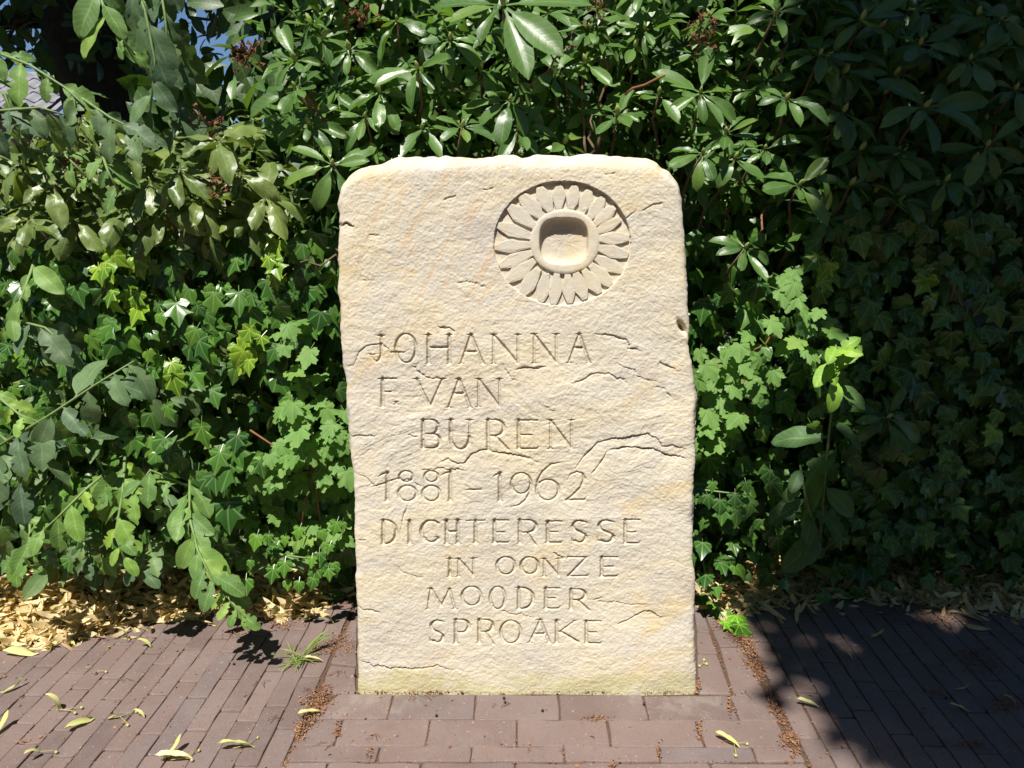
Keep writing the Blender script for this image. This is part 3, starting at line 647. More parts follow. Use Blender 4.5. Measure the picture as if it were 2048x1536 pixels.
for k, S in enumerate(LET):
    allp = np.array([p[:2] for s in S for p in s]); pad = 0.012
    m = (uu > allp[:, 0].min() - pad) & (uu < allp[:, 0].max() + pad) & (vv > allp[:, 1].min() - pad) & (vv < allp[:, 1].max() + pad)
    x, y = uu[m] + 0.03 * wob[m], vv[m] + 0.03 * wob[m]; best = np.full(x.shape, -1.0, np.float32)
    for s in S:
        for a, b in zip(s[:-1], s[1:]):
            dx, dy = b[0] - a[0], b[1] - a[1]; L2 = dx * dx + dy * dy + 1e-12
            t = np.clip(((x - a[0]) * dx + (y - a[1]) * dy) / L2, 0, 1)
            best = np.maximum(best, a[2] + t * (b[2] - a[2]) - np.hypot(x - a[0] - t * dx, y - a[1] - t * dy))
    dep = np.maximum(best, 0) * 1.45 * (1 + 0.25 * fbm(uu[m] * 160, vv[m] * 160, 19, 2))
    h = H[m]; h -= dep; H[m] = h
    l = LID[m]; l[best > 0.0004] = k; LID[m] = l
# ---- the flower roundel
Z4 = lambda x, y: (960 + x * .18879, 340 + y * .18879)
def ell(cx, cy, rx, ry):
    c = st(*Z4(cx, cy)); a = st(*Z4(cx + rx, cy)); b = st(*Z4(cx, cy - ry)); return c[0], c[1], a[0] - c[0], b[1] - c[1]
ec = ell(870, 785, 729, 668)
r1 = np.hypot((uu - ec[0]) / ec[2], (vv - ec[1]) / ec[3]) + 0.006 * fbm(uu * 25, vv * 25, 8, 2)
inside = r1 < 1
local = np.median(H[(r1 < 1.2) & (r1 > 1.02)])
REC = local - 0.0088
H = np.where(inside, REC + 0.0016 * fbm(uu * 60, vv * 60, 9, 3) + np.where(r1 > .985, (r1 - .985) * .1, 0), H)
ee = ell(900, 755, 340, 320)
H = np.where(np.hypot((uu - ee[0]) / ee[2], (vv - ee[1]) / ee[3]) < 1, REC - 0.05, H)

PV = st3(uu, vv, H).reshape(-1, 3)
idx = np.arange((NV + 1) * (NU + 1)).reshape(NV + 1, NU + 1)
Q = np.stack([idx[:-1, :-1], idx[:-1, 1:], idx[1:, 1:], idx[1:, :-1]], -1).reshape(-1, 4)
fl = np.stack([LID[:-1, :-1], LID[:-1, 1:], LID[1:, 1:], LID[1:, :-1]], -1).reshape(-1, 4)
fid = fl.max(1); fid[(fl >= 0).sum(1) < 2] = -1
# rim, sides and back
bi = np.r_[idx[:, 0], idx[-1, 1:], idx[::-1, -1][1:]]
bu, bv, bh = uu.ravel()[bi], vv.ravel()[bi], H.ravel()[bi]
nB = len(bi)
tx = np.gradient(bu); ty = np.gradient(bv); ln = np.hypot(tx, ty) + 1e-9; nx, ny = -ty / ln, tx / ln
for _ in range(30):
    nx = np.r_[nx[:1], (nx[:-2] + nx[1:-1] * 2 + nx[2:]) / 4, nx[-1:]]; ny = np.r_[ny[:1], (ny[:-2] + ny[1:-1] * 2 + ny[2:]) / 4, ny[-1:]]
ln = np.hypot(nx, ny); nx /= ln; ny /= ln
topness = np.clip(ny, 0, 1) ** 1.5
arcl = np.r_[0, np.cumsum(np.hypot(np.diff(bu), np.diff(bv)))]
ringsV = [PV]; base = len(PV); SQ = []; prev = bi
DEP = [0.004, 0.010, 0.018, 0.027, 0.036, 0.05, 0.07, 0.10, 0.13, 0.16, 0.185, 0.2]
rise = 0.019 + 0.012 * fbm(arcl * 14, arcl * 0, 15, 3)
sider = 0.003 + 0.004 * fbm(arcl * 20, arcl * 0 + 4, 16, 3)
for k, d in enumerate(DEP):
    ramp = min(1, d / 0.030) ** 0.75; back = max(0, (d - 0.17) / 0.03)
    off = (rise * topness + sider * (1 - topness)) * ramp + 0.010 * fbm(arcl * 9, arcl * 0 + d * 30, 17, 4) * min(1, d / 0.02) * (0.5 + 0.5 * (1 - topness)) - 0.012 * back ** 2
    ringsV.append(st3(bu + nx * off, bv + ny * off, bh * max(0, 1 - d / 0.03) - d))
    cur = base + k * nB + np.arange(nB)
    SQ.append(np.stack([prev[:-1], prev[1:], cur[1:], cur[:-1]], -1)); prev = cur
V = np.concatenate(ringsV).astype(np.float32); root0 = np.array((0.03, FOOT, 0), np.float32)
SQ = np.concatenate(SQ)
# back face: strips between the left and right halves of the last ring
last = prev; hn = nB // 2
BQ = np.stack([last[:hn - 1], last[1:hn], last[::-1][1:hn], last[::-1][:hn - 1]], -1)
def submesh(name, F, mat=None):
    used, inv = np.unique(F, return_inverse=True)
    me = mesh_np(name, V[used] - root0, inv.reshape(F.shape)); me.materials.append(mat or M_STONE); return me
stone = link('memorial_stone', submesh('memorial_stone', np.concatenate([Q[fid < 0], SQ, BQ[:, ::-1]])))
stone.location = root0
tag(stone, 'upright pale sandstone slab with a carved flower roundel and an inscription', 'memorial stone')
STM = Matrix.Translation(root0)
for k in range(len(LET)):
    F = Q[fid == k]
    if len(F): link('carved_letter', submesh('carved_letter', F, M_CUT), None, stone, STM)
def stone_part(name, V3, F):
    me = bpy.data.meshes.new(name); me.from_pydata([tuple(np.array(v) - root0) for v in V3], [], F); me.update()
    me.polygons.foreach_set('use_smooth', np.zeros(len(F), bool) if name == 'petal' else np.ones(len(F), bool)); me.materials.append(M_STONE)
    return link(name, me, None, stone, STM)
PETALS = [((835, 400), (840, 145), 130), ((965, 400), (1010, 155), 138), ((1085, 435), (1165, 200), 138), ((1170, 495), (1310, 290), 140), ((1225, 565), (1430, 390), 128), ((1250, 650), (1490, 515), 122), ((1270, 725), (1582, 720), 138), ((1270, 828), (1572, 905), 138),
    ((1238, 930), (1520, 1075), 145), ((1185, 1015), (1395, 1225), 145), ((1115, 1075), (1275, 1305), 142), ((1020, 1100), (1115, 1370), 138), ((930, 1115), (955, 1415), 130), ((815, 1115), (778, 1430), 130), ((700, 1115), (645, 1400), 135), ((610, 1060), (430, 1345), 148),
    ((560, 970), (280, 1180), 150), ((545, 880), (205, 1020), 132), ((530, 790), (152, 820), 128), ((530, 700), (175, 580), 138), ((570, 590), (290, 370), 158), ((650, 490), (420, 250), 158), ((740, 420), (625, 172), 148)]
PT = REC + 0.0051
for a, b, wd in PETALS:
    a, b = np.array(a, float), np.array(b, float); d = b - a; L = np.linalg.norm(d); d /= L; nn = np.array((-d[1], d[0])); a = a - d * 25; L += 25
    prof = [(0, .40), (.12, .52), (.32, .80), (.50, .96), (.62, .94), (.80, .72), (.94, .48), (1.0, .34)]; wd *= 1.12
    side = [(t, w_ * (1 + rng.normal(0, .035))) for t, w_ in prof]
    out = [a + d * L * t - nn * wd / 2 * w_ for t, w_ in side] + [a + d * L * t + nn * wd / 2 * w_ * (1 + rng.normal(0, .03)) for t, w_ in side[::-1]]
    c = sum(out) / len(out); n = len(out); V3 = []; zt = PT + rng.normal(0, .0004)
    for inset, z in ((-1, REC - 0.006), (0, zt - 0.0010), (3, zt - 0.0002), (9, zt), (28, zt + 0.0003)):
        for p in out:
            q_ = p - c; l = np.linalg.norm(q_); p2 = c + q_ * (1 - inset / l)
            u, v = st(*Z4(*p2)); V3.append(tuple(st3(np.array(u), np.array(v), np.array(z + (rng.normal(0, .00022) if inset > 3 else 0)))))
    F = [(k * n + i, k * n + (i + 1) % n, (k + 1) * n + (i + 1) % n, (k + 1) * n + i) for k in range(4) for i in range(n)] + [tuple(4 * n + i for i in range(n))]
    stone_part('petal', V3, [f[::-1] for f in F])
def sup(cx, cy, rx, ry, a, p, jit=0):
    c_, s_2 = math.cos(a), math.sin(a)
    r_ = (abs(c_) ** p + abs(s_2) ** p) ** (-1 / p) * (1 + jit)
    return cx + rx * c_ * r_, cy + ry * s_2 * r_
V3 = []; F = []; NA = 72
jo = [rng.normal(0, .006) for _ in range(NA)]
rings = [(900, 758, 372, 347, 2.1, REC - .005, 1), (900, 758, 370, 345, 2.1, PT - .0006, 1), (900, 757, 362, 338, 2.1, PT + .0008, .8), (897, 756, 325, 305, 2.2, PT + .0014, .3), (892, 752, 278, 262, 3.0, PT + .0010, .5), (890, 751, 266, 252, 3.0, PT + .0007, .5), (890, 751, 260, 246, 3.0, PT - .0012, .5), (890, 751, 257, 243, 3.0, PT - .010, .5),
         (890, 752, 250, 237, 3.0, PT - .016, .5), (890, 755, 228, 216, 3.0, PT - .0195, .6), (890, 757, 180, 170, 2.3, PT - .0205, .6), (890, 757, 150, 140, 2.2, PT - .0208, 1), (890, 757, 120, 110, 2.2, PT - .0205, 1), (890, 757, 90, 82, 2.0, PT - .0212, 1), (890, 757, 60, 55, 2.0, PT - .0208, 1), (890, 757, 25, 22, 2.0, PT - .021, 1)]
for cx, cy, rx, ry, p, z, jt in rings:
    for k in range(NA):
        px, py = Z4(*sup(cx, cy, rx, ry, 2 * math.pi * k / NA, p, jo[k] * jt)); u, v = st(px, py)
        V3.append(tuple(st3(np.array(u), np.array(v), np.array(z + rng.normal(0, .0003 if rx > 222 else .00045)))))
for k in range(len(rings) - 1):
    for i in range(NA): F.append((k * NA + i, (k + 1) * NA + i, (k + 1) * NA + (i + 1) % NA, k * NA + (i + 1) % NA))
F.append(tuple((len(rings) - 1) * NA + i for i in range(NA))[::-1])
stone_part('flower_centre', V3, F)

# ------------------------------------------------------------------ planting
def rhodo_whorl(root, p, axis, n, L, mats, tpl, key, objs, stuff, tint=(1, 1, 1, 1), maxobj=300, lowtpl=False, bud=None, spread=(55, 100)):
    axis = Vector(axis).normalized(); a = axis.orthogonal().normalized(); b = axis.cross(a); ph = U(0, 6.28)
    for k in range(n):
        an = ph + 2 * math.pi * k / n + U(-.25, .25); th = R(U(*spread))
        rad = a * math.cos(an) + b * math.sin(an); d = axis * math.cos(th) + rad * math.sin(th) + Vector((0, 0, -.18))
        nrm = axis * math.sin(th) - rad * math.cos(th) + rv(.18)
        l = L * U(.58, 1.15); M = frame(Vector(p) + d.normalized() * 0.006, d, nrm, (l * U(.85, 1.1), l, l))
        if len(objs) < maxobj: objs.append((M, tint))
        else: stuff.append(M)
    if bud is not None: bud.append((Vector(p), axis))
def place_leaves(root, objs, tpl, key, mat, parent=None):
    for M, tint in objs:
        i = int(rng.integers(len(tpl))); o = link('leaf', leaf_mesh(key, tpl, i, mat), None, root, M); o.color = tint
def twig_part(root, pts, r0, r1, mat, name='branch'):
    mb = MB(); n = len(pts); mb.tube(pts, [r0 + (r1 - r0) * i / (n - 1) for i in range(n)], 6); return link(name, mb.mesh(name), mat, root)
def wiggle(a, b, n=6, s=0.02):
    a, b = Vector(a), Vector(b); return [a.lerp(b, i / n) + (rv(s) if 0 < i < n else Vector()) for i in range(n + 1)]
def inside_void(px, py, voids):
    return any(((px - x) / rx) ** 2 + ((py - y) / ry) ** 2 < 1 for x, y, rx, ry in voids)
BUDM = None
def put_buds(root, buds):
    global BUDM
    if BUDM is None:
        mb = MB(); mb.tube([(0, 0, 0), (0, 0.006, 0), (0, 0.014, 0), (0, 0.021, 0), (0, 0.026, 0)], [.003, .0055, .006, .0035, .0006], 7); BUDM = mb.mesh('bud'); BUDM.materials.append(M_BUD)
    for p, a in buds: link('bud', BUDM, None, root, frame(p, a, rv(), U(.7, 1.2)))
def dried_head(root, p, s=1.0):
    mb = MB()
    for k in range(16):
        d = (rv(1) + Vector((0, -.4, .6))).normalized(); e = Vector(p) + d * U(.02, .04) * s
        mb.tube([p, Vector(p).lerp(e, .6) + rv(.002), e, e + rv(.006)], [.0007, .0006, .0016, .0003], 4)
        for _ in range(2):
            c = e + rv(.004); f = [c + rv(.0042 * s) for _ in range(4)]; mb.add(f, [(0, 1, 2, 3)])
    link('dried_flower_head', mb.mesh('dried_flower_head'), M_DRYFLOWER, root)

VOIDS = [(490, 30, 90, 70), (630, 400, 60, 60), (640, 760, 60, 110), (460, 850, 130, 70), (1445, 640, 60, 110), (1420, 480, 40, 80), (120, 650, 90, 40), (1560, 860, 110, 110), (560, 330, 50, 45)]
# --- rhododendron, sunlit middle
rh = thing('rhododendron_bush', (0.2, 2.55, 0), 'tall glossy green rhododendron rising behind the stone, mostly in full sun', 'shrub')
objs, stuff, buds = [], [], []
FR = [(836, 138, 2.02, 1.15), (1020, 202, 2.02, 1.15), (925, 253, 2.0, .95), (1037, 260, 2.0, 1.0), (1128, 288, 2.02, .9), (665, 331, 1.96, 1.1), (1007, 12, 1.98, 1.75), (795, 43, 2.08, 1.0), (1401, 186, 2.02, 1.15), (1318, 190, 2.04, 1.05), (1453, 267, 2.0, .9), (1572, 199, 2.0, 1.0), (1470, 318, 1.98, 1.1), (1598, 372, 1.97, 1.15), (1490, 497, 2.0, .9), (1552, 26, 2.04, 1.15),
      (1406, 308, 1.98, 1.1), (591, 178, 2.0, 1.1), (591, 122, 2.02, 1.0), (730, 235, 2.03, .9), (1235, 230, 2.06, .9), (1290, 60, 2.08, .9), (1180, 60, 2.1, .9), (700, 100, 2.08, .9), (900, 80, 2.1, 1.0), (1110, 150, 2.06, 1.0), (760, 185, 2.05, .95), (1640, 110, 2.05, 1.0), (1530, 300, 2.04, .8), (620, 250, 2.02, .9), (960, 140, 2.1, .9)]
for x, y, Y, s in FR:
    p = at(x, y, Y); rhodo_whorl(rh, p, Vector((U(-.3, .3), -.75, .75)), int(rng.integers(7, 10)),   .104 * s, None, None, None, objs, stuff, bud=buds)
    twig_part(rh, wiggle(p, p + Vector((U(-.06, .06), .25, -.22)), 4, .008), .003, .005, M_TWIG)
cand = []
while len(cand) < 260:
    px, py = U(520, 1700), U(-160, 520)
    lim = np.interp(px, [520, 640, 700, 1360, 1500, 1700], [300, 360, 330, 330, 560, 420])
    if py > lim + 30 or inside_void(px, py, VOIDS): continue
    cand.append((px, py, 2.07 + abs(rng.normal(0, .16))))
cand.sort(key=lambda c: c[2])
for px, py, Y in cand:
    p = at(px, py, Y); front = Y < 2.16
    rhodo_whorl(rh, p, Vector((U(-.6, .6), -.6 + U(-.3, .3), .7 + U(-.3, .3))), int(rng.integers(5, 9)), U(.065, .10), None, None, None, objs, stuff, bud=buds if front and len(buds) < 55 else None)
for _ in range(2300):       # the body of the bush behind the front whorls
    p = Vector((U(-.75, 1.0), 2.16 + abs(rng.normal(0, .28)), U(.75, 2.1)))
    stuff.append(frame(p, rv(1) + Vector((0, -.3, -.3)), rv(.6) + Vector((0, -.5, .8)), U(.06, .1)))
for _ in range(1500):
    p = Vector((U(-.7, .8), 2.2 + abs(rng.normal(0, .2)), U(.05, .85)))
    stuff.append(frame(p, rv(1) + Vector((0, -.3, -.3)), rv(.6) + Vector((0, -.5, .8)), U(.06, .1)))
place_leaves(rh, objs, RHODO, 'leaf', M_RHODO); merged('inner_leaves', RHODO_LOW, stuff, M_RHODO, rh); put_buds(rh, buds)
for a, b, Ya, Yb, r in (((1195, 300), (1215, 70), 2.08, 2.1, .005), ((1172, 310), (1165, 130), 2.06, 2.12, .004), ((1060, 175), (1135, 100), 2.06, 2.05, .004), ((1135, 100), (1140, 90), 2.05, 2.04, .003), ((1225, 300), (1285, 60), 2.12, 2.2, .003), ((1150, 300), (1120, 120), 2.12, 2.1, .003), ((900, 178), (960, 185), 2.08, 2.08, .003), ((1205, 130), (1180, 40), 2.1, 2.14, .003), ((1560, 150), (1575, 60), 2.06, 2.1, .0035), ((1180, 310), (1185, 230), 2.0, 2.02, .004)):
    twig_part(rh, wiggle(at(*a, Ya), at(*b, Yb), 7, .006), r, r * .6, M_TWIG)
for a, b in (((600, 175), (680, 275)), ((1520, 470), (1530, 420)), ((1330, 150), (1250, 190))): twig_part(rh, wiggle(at(*a, 2.0), at(*b, 2.04), 4, .004), .003, .003, M_REDSTEM)
for x, s in ((-.1, .02), (.25, .018), (.55, .02), (.8, .016)): twig_part(rh, wiggle((x, 2.6, -.05), (x + U(-.2, .2), 2.45, 1.7), 8, .03), s, s * .5, M_BARK)
for x, y, Y in ((1405, 85, 2.05), (1400, 60, 2.06), (735, 40, 2.06), (700, 30, 2.1), (1195, 25, 2.06), (500, 105, 2.02)): dried_head(rh, at(x, y, Y), 1.1)

# --- rhododendron, shaded right
rr = thing('rhododendron_bush', (1.35, 2.6, 0), 'dark rhododendron in deep shade at the right of the picture', 'shrub')
objs, stuff, buds = [], [], []
for x, y, Y, s in [(1687, 223, 2.03, 1.0), (1848, 215, 2.0, 1.35), (1974, 292, 2.0, 1.2), (1724, 40, 2.05, 1.2), (1687, 146, 2.05, 1.0), (1892, 362, 2.0, 1.1), (1720, 300, 2.06, 1.0), (1840, 90, 2.06, 1.0), (1940, 120, 2.06, 1.1), (2000, 40, 2.08, 1.1), (1790, 150, 2.08, 1.0), (2030, 180, 2.04, 1.0), (1790, 310, 2.06, .9), (1700, 370, 2.02, .9), (1774, 835, 2.0, 1.2), (1800, 400, 2.04, .9), (1650, 440, 2.06, .8)]:
    p = at(x, y, Y); rhodo_whorl(rr, p, Vector((U(-.3, .3), -.8, .65)), int(rng.integers(7, 10)), .098 * s, None, None, None, objs, stuff, bud=buds)
    twig_part(rr, wiggle(p, p + Vector((U(-.06, .06), .25, -.22)), 4, .008), .003, .005, M_TWIG)
cand = sorted([(U(1640, 2250), U(-200, 420), 2.08 + abs(rng.normal(0, .16))) for _ in range(95)], key=lambda c: c[2])
for px, py, Y in cand: rhodo_whorl(rr, at(px, py, Y), Vector((U(-.6, .6), -.6, .7)), int(rng.integers(5, 9)), U(.075, .105), None, None, None, objs, stuff, bud=buds if Y < 2.14 else None, maxobj=260)
for _ in range(4200):
    p = Vector((U(.85, 2.4), 2.16 + abs(rng.normal(0, .28)), U(.0, 2.2)))
    stuff.append(frame(p, rv(1) + Vector((0, -.3, -.3)), rv(.6) + Vector((0, -.5, .8)), U(.06, .1)))
place_leaves(rr, objs, RHODO, 'leaf', M_RHODO); merged('inner_leaves', RHODO_LOW, stuff, M_RHODO, rr); put_buds(rr, buds)
for x, s in ((1.1, .02), (1.5, .018), (1.8, .02)): twig_part(rr, wiggle((x, 2.6, -.05), (x + U(-.2, .2), 2.5, 1.8), 8, .03), s, s * .5, M_BARK)

# --- rhododendron, yellowish with curled leaves, left
ry = thing('rhododendron_bush', (-0.95, 2.4, 0), 'yellow-green rhododendron with curled leaves and rusty dead flower heads at the left', 'shrub')
objs, stuff, buds = [], [], []
for x, y, Y, s in [(437, 284, 1.93, 1.2), (300, 366, 1.95, 1.2), (250, 420, 1.93, 1.1), (164, 236, 1.97, 1.0), (533, 396, 1.95, 1.1), (360, 340, 1.93, 1.2), (110, 370, 1.95, 1.1), (60, 440, 1.97, 1.1), (400, 400, 1.93, 1.2), (330, 430, 1.95, 1.1), (480, 350, 1.95, 1.1), (180, 340, 1.98, 1.1), (420, 440, 1.98, 1.0), (150, 440, 1.96, 1.1), (260, 300, 2.0, 1.0), (40, 330, 2.0, 1.0), (500, 440, 1.97, .9)]:
    p = at(x, y, Y); rhodo_whorl(ry, p, Vector((U(-.4, .4), -.6, .85)), int(rng.integers(6, 9)), .105 * s, None, None, None, objs, stuff, spread=(60, 115))
    twig_part(ry, wiggle(p, p + Vector((U(-.06, .06), .25, -.2)), 4, .008), .003, .005, M_TWIG)
cand = sorted([(U(-120, 560), U(240, 500), 2.02 + abs(rng.normal(0, .12))) for _ in range(55)], key=lambda c: c[2])
for px, py, Y in cand: rhodo_whorl(ry, at(px, py, Y), Vector((U(-.6, .6), -.5, .8)), int(rng.integers(5, 8)), U(.08, .11), None, None, None, objs, stuff, maxobj=250, spread=(60, 115))
for _ in range(1500):
    p = Vector((U(-1.9, -.6), 2.08 + abs(rng.normal(0, .25)), U(.5, 1.28)))
    stuff.append(frame(p, rv(1) + Vector((0, -.3, -.3)), rv(.6) + Vector((0, -.5, .8)), U(.06, .1)))
place_leaves(ry, objs, CURL, 'leaf', M_RHODO2); merged('inner_leaves', RHODO_LOW, stuff, M_RHODO2, ry)
for x, y, Y in ((150, 345, 1.95), (430, 365, 1.93), (445, 380, 1.93), (415, 250, 1.98), (490, 130, 2.0)): dried_head(ry, at(x, y, Y), 1.2)
for x, s in ((-1.3, .016), (-.85, .018)): twig_part(ry, wiggle((x, 2.45, -.05), (x + U(-.2, .2), 2.3, 1.15), 8, .03), s, s * .5, M_BARK)

# --- ivy
def ivy_leaf_M(p, s, out=Vector((0, -1, .45))):
    d = Vector((U(-.7, .7), U(-.5, .1), -U(.4, 1.0))); return frame(p, d, Vector(out) + rv(.38), s)
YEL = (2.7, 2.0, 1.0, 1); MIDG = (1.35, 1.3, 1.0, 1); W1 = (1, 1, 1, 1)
def ivy(root, region, nfront, nstuff, voids, Yf, stems, tints, box):
    objs, stuff = [], []
    k = 0
    while k < nfront:
        px, py = region(); 
        if inside_void(px, py, voids) and U(0, 1) < .85: continue
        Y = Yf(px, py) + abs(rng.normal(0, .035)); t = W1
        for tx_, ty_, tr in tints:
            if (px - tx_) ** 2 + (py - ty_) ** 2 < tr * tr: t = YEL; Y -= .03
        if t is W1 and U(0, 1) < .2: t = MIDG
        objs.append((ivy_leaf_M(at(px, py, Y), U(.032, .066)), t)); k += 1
    objs.sort(key=lambda o: o[0].translation.y - (1 if o[1] is YEL else 0))
    for M, _ in objs[300:]: stuff.append(M)
    objs = objs[:300]
    for _ in range(nstuff):
        p = Vector((U(box[0], box[1]), U(box[2], box[3]), U(box[4], box[5]))); stuff.append(ivy_leaf_M(p, U(.04, .065), (0, -.8, .7)))
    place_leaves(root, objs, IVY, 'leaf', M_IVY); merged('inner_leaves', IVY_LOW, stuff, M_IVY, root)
    for a, b, Y in stems: twig_part(root, wiggle(at(*a, Y), at(*b, Y), 8, .012), .0035, .002, M_TWIG, 'stem')
il = thing('ivy', (-0.8, 2.15, 0), 'glossy sunlit ivy with yellow-green young leaves left of the stone', 'ivy')
def reg_l():
    while True:
        px, py = U(-120, 690), U(440, 1120)
        top = np.interp(px, [-120, 200, 480, 690], [470, 500, 440, 470]); den = 1.0 if py < 760 else (.75 if px > 380 else .45)
        if py > top and U(0, 1) < den: return px, py
ivy(il, reg_l, 560, 2600, VOIDS, lambda x, y: np.interp(y, [440, 700, 1000, 1170], [1.97, 1.93, 1.90, 1.87]) + (0.04 if x > 560 else 0) + (0.10 if x > 450 and y > 930 else 0), [((300, 760), (345, 900), 2.03), ((690, 512), (600, 525), 1.98), ((100, 560), (120, 720), 2.0), ((420, 640), (520, 700), 1.99)],
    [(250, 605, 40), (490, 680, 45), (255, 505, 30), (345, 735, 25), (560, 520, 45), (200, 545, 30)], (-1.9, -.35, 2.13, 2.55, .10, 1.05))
ir = thing('ivy', (1.1, 2.2, 0), 'dark ivy covering the shaded hedge right of the stone', 'ivy')
def reg_r():
    while True:
        px, py = U(1385, 2200), U(420, 1075)
        top = np.interp(px, [1385, 1500, 1700, 2200], [520, 560, 400, 330])
        if py > top and not (px < 1530 and py > 1040): return px, py
ivy(ir, reg_r, 560, 3200, VOIDS, lambda x, y: np.interp(y, [400, 700, 1000, 1130], [2.06, 2.04, 2.04, 2.03]), [((1900, 560), (1930, 640), 2.02), ((1760, 900), (1750, 1000), 2.02)], [(1640, 540, 30), (1840, 570, 40), (1990, 835, 25), (1915, 890, 22)], (.4, 2.3, 2.1, 2.6, .02, 1.2))
# ivy creeping round the right foot of the stone
ig = thing('ivy', ground(1440, 1200), 'small ivy runner creeping onto the bricks at the right foot of the stone', 'ivy')
objs = []
for x, y, s, t in [(1405, 1085, .055, W1), (1440, 1125, .045, W1), (1412, 1150, .05, W1), (1470, 1130, .05, MIDG), (1400, 1190, .05, W1), (1430, 1175, .045, W1), (1465, 1085, .04, MIDG), (1490, 1075, .035, MIDG), (1428, 1205, .045, MIDG), (1445, 1222, .05, MIDG), (1472, 1232, .06, (2.2, 2.2, 1, 1)), (1450, 1245, .04, (2.2, 2.2, 1, 1)), (1478, 1250, .06, (2.2, 2.2, 1, 1)), (1505, 1105, .04, W1)]:
    g = ground(x, y + 12); up = .03 + .0006 * max(0, 1250 - y); p = at(x, y, g.y - .0 if y > 1180 else 2.0); p.z = max(p.z, .02)
    objs.append((frame(p, Vector((U(-.4, .4), -.9, -U(.1, .5))), Vector((U(-.2, .2), -.5, 1)), s), t))
place_leaves(ig, objs, IVY, 'leaf', M_IVY); twig_part(ig, [at(1405, 1120, 2.02), at(1420, 1190, 2.0), ground(1440, 1225, .015), ground(1470, 1262, .008)], .003, .0015, M_GSTEM, 'stem')
# ivy sprig with big leaves low left and a small clump low right
def sprig(label, loc, leaves, Y, stem_pts, tint=W1):
    o = thing('ivy_sprig', loc, label, 'ivy')
    place_leaves(o, [(frame(at(x, y, Y + U(-.02, .02)), Vector((U(-.3, .3), -.35, -.8)), Vector((U(-.2, .2), -1, .5)), s), tint) for x, y, s in leaves], IVY, 'leaf', M_IVY)
    twig_part(o, [at(*p, Y + .03) for p in stem_pts], .003, .002, M_GSTEM, 'stem'); return o
sprig('ivy sprig of large pale-veined leaves below the dark hollow left of the stone', at(460, 980, 1.94), [(470, 890, .07), (440, 905, .06), (455, 1005, .085), (462, 930, .075), (430, 950, .055), (475, 870, .05)], 1.92, [(480, 860), (465, 920), (455, 1010)])
sprig('small ivy sprig hanging in the gap low beside the right edge of the stone', at(1460, 985, 1.98), [(1415, 990, .04), (1440, 1000, .045), (1470, 990, .045), (1500, 1003, .05), (1475, 1020, .05), (1445, 1015, .05), (1492, 965, .035), (1425, 965, .03)], 1.97, [(1410, 980), (1450, 985), (1500, 990)])

_sp = []
for _ in range(26):
    x, y = U(490, 695), U(1040, 1165); _sp.append((x, y, U(.026, .046)))
sprig('small-leaved ivy creeping over the dry litter between the drooping branch and the stone', at(600, 1120, 1.94), _sp, 1.93, [(500, 1150), (570, 1110), (640, 1120), (690, 1060)], MIDG)
# --- currants (matte, lobed, light green)
def currant(label, loc, stems, spots, Y):
    o = thing('currant_bush', loc, label, 'shrub')
    for pts in stems: twig_part(o, [at(x, y, Y + .02) for x, y in pts], .0028, .002, M_REDSTEM, 'stem')
    objs = []
    for x, y in spots:
        p = at(x, y, Y + U(-.05, .04) + (.09 if y > 960 else 0)); objs.append((frame(p, Vector((U(-.8, .8), -.45, -U(.0, .8))), Vector((U(-.25, .25), -.8, .8)) + rv(.3), U(.036, .064)), W1))
    place_leaves(o, objs, CURR, 'leaf', M_CURR); return o
spots = [(575, 650), (560, 665), (600, 640), (620, 700), (610, 760), (580, 740), (565, 690), (630, 800), (640, 750)]
for _ in range(120):
    x = U(500, 700); y = U(800, 1075)
    if y < 900 and x < 560: y += 120
    spots.append((x, y))
currant('light green lobed currant bush with red-brown stems against the left edge of the stone', (-.45, 2.1, 0), [[(587, 650), (600, 760), (615, 860), (625, 960)], [(600, 780), (620, 880), (640, 1040)], [(500, 860), (560, 900), (620, 930)], [(640, 940), (610, 1000), (600, 1080)]], spots, 1.95)
spots = [(1590, 540), (1560, 580), (1540, 640), (1600, 610), (1640, 620), (1575, 690), (1620, 650), (1610, 700), (1545, 740), (1500, 670), (1480, 690), (1440, 720), (1430, 760), (1460, 770), (1410, 730), (1480, 720), (1420, 790), (1400, 760), (1440, 800), (1470, 745), (1480, 830), (1460, 850), (1410, 850), (1440, 880), (1400, 880), (1415, 820), (1400, 700), (1500, 760), (1530, 690), (1595, 590), (1660, 660), (1455, 700), (1590, 565), (1565, 555), (1520, 715), (1600, 680)]
currant('light green lobed currant bush spreading from the right edge of the stone into shade', (.55, 2.1, 0), [[(1395, 740), (1470, 715), (1530, 690), (1560, 640)], [(1400, 860), (1450, 830), (1490, 760)], [(1585, 600), (1580, 560), (1590, 530)]], spots, 1.97)

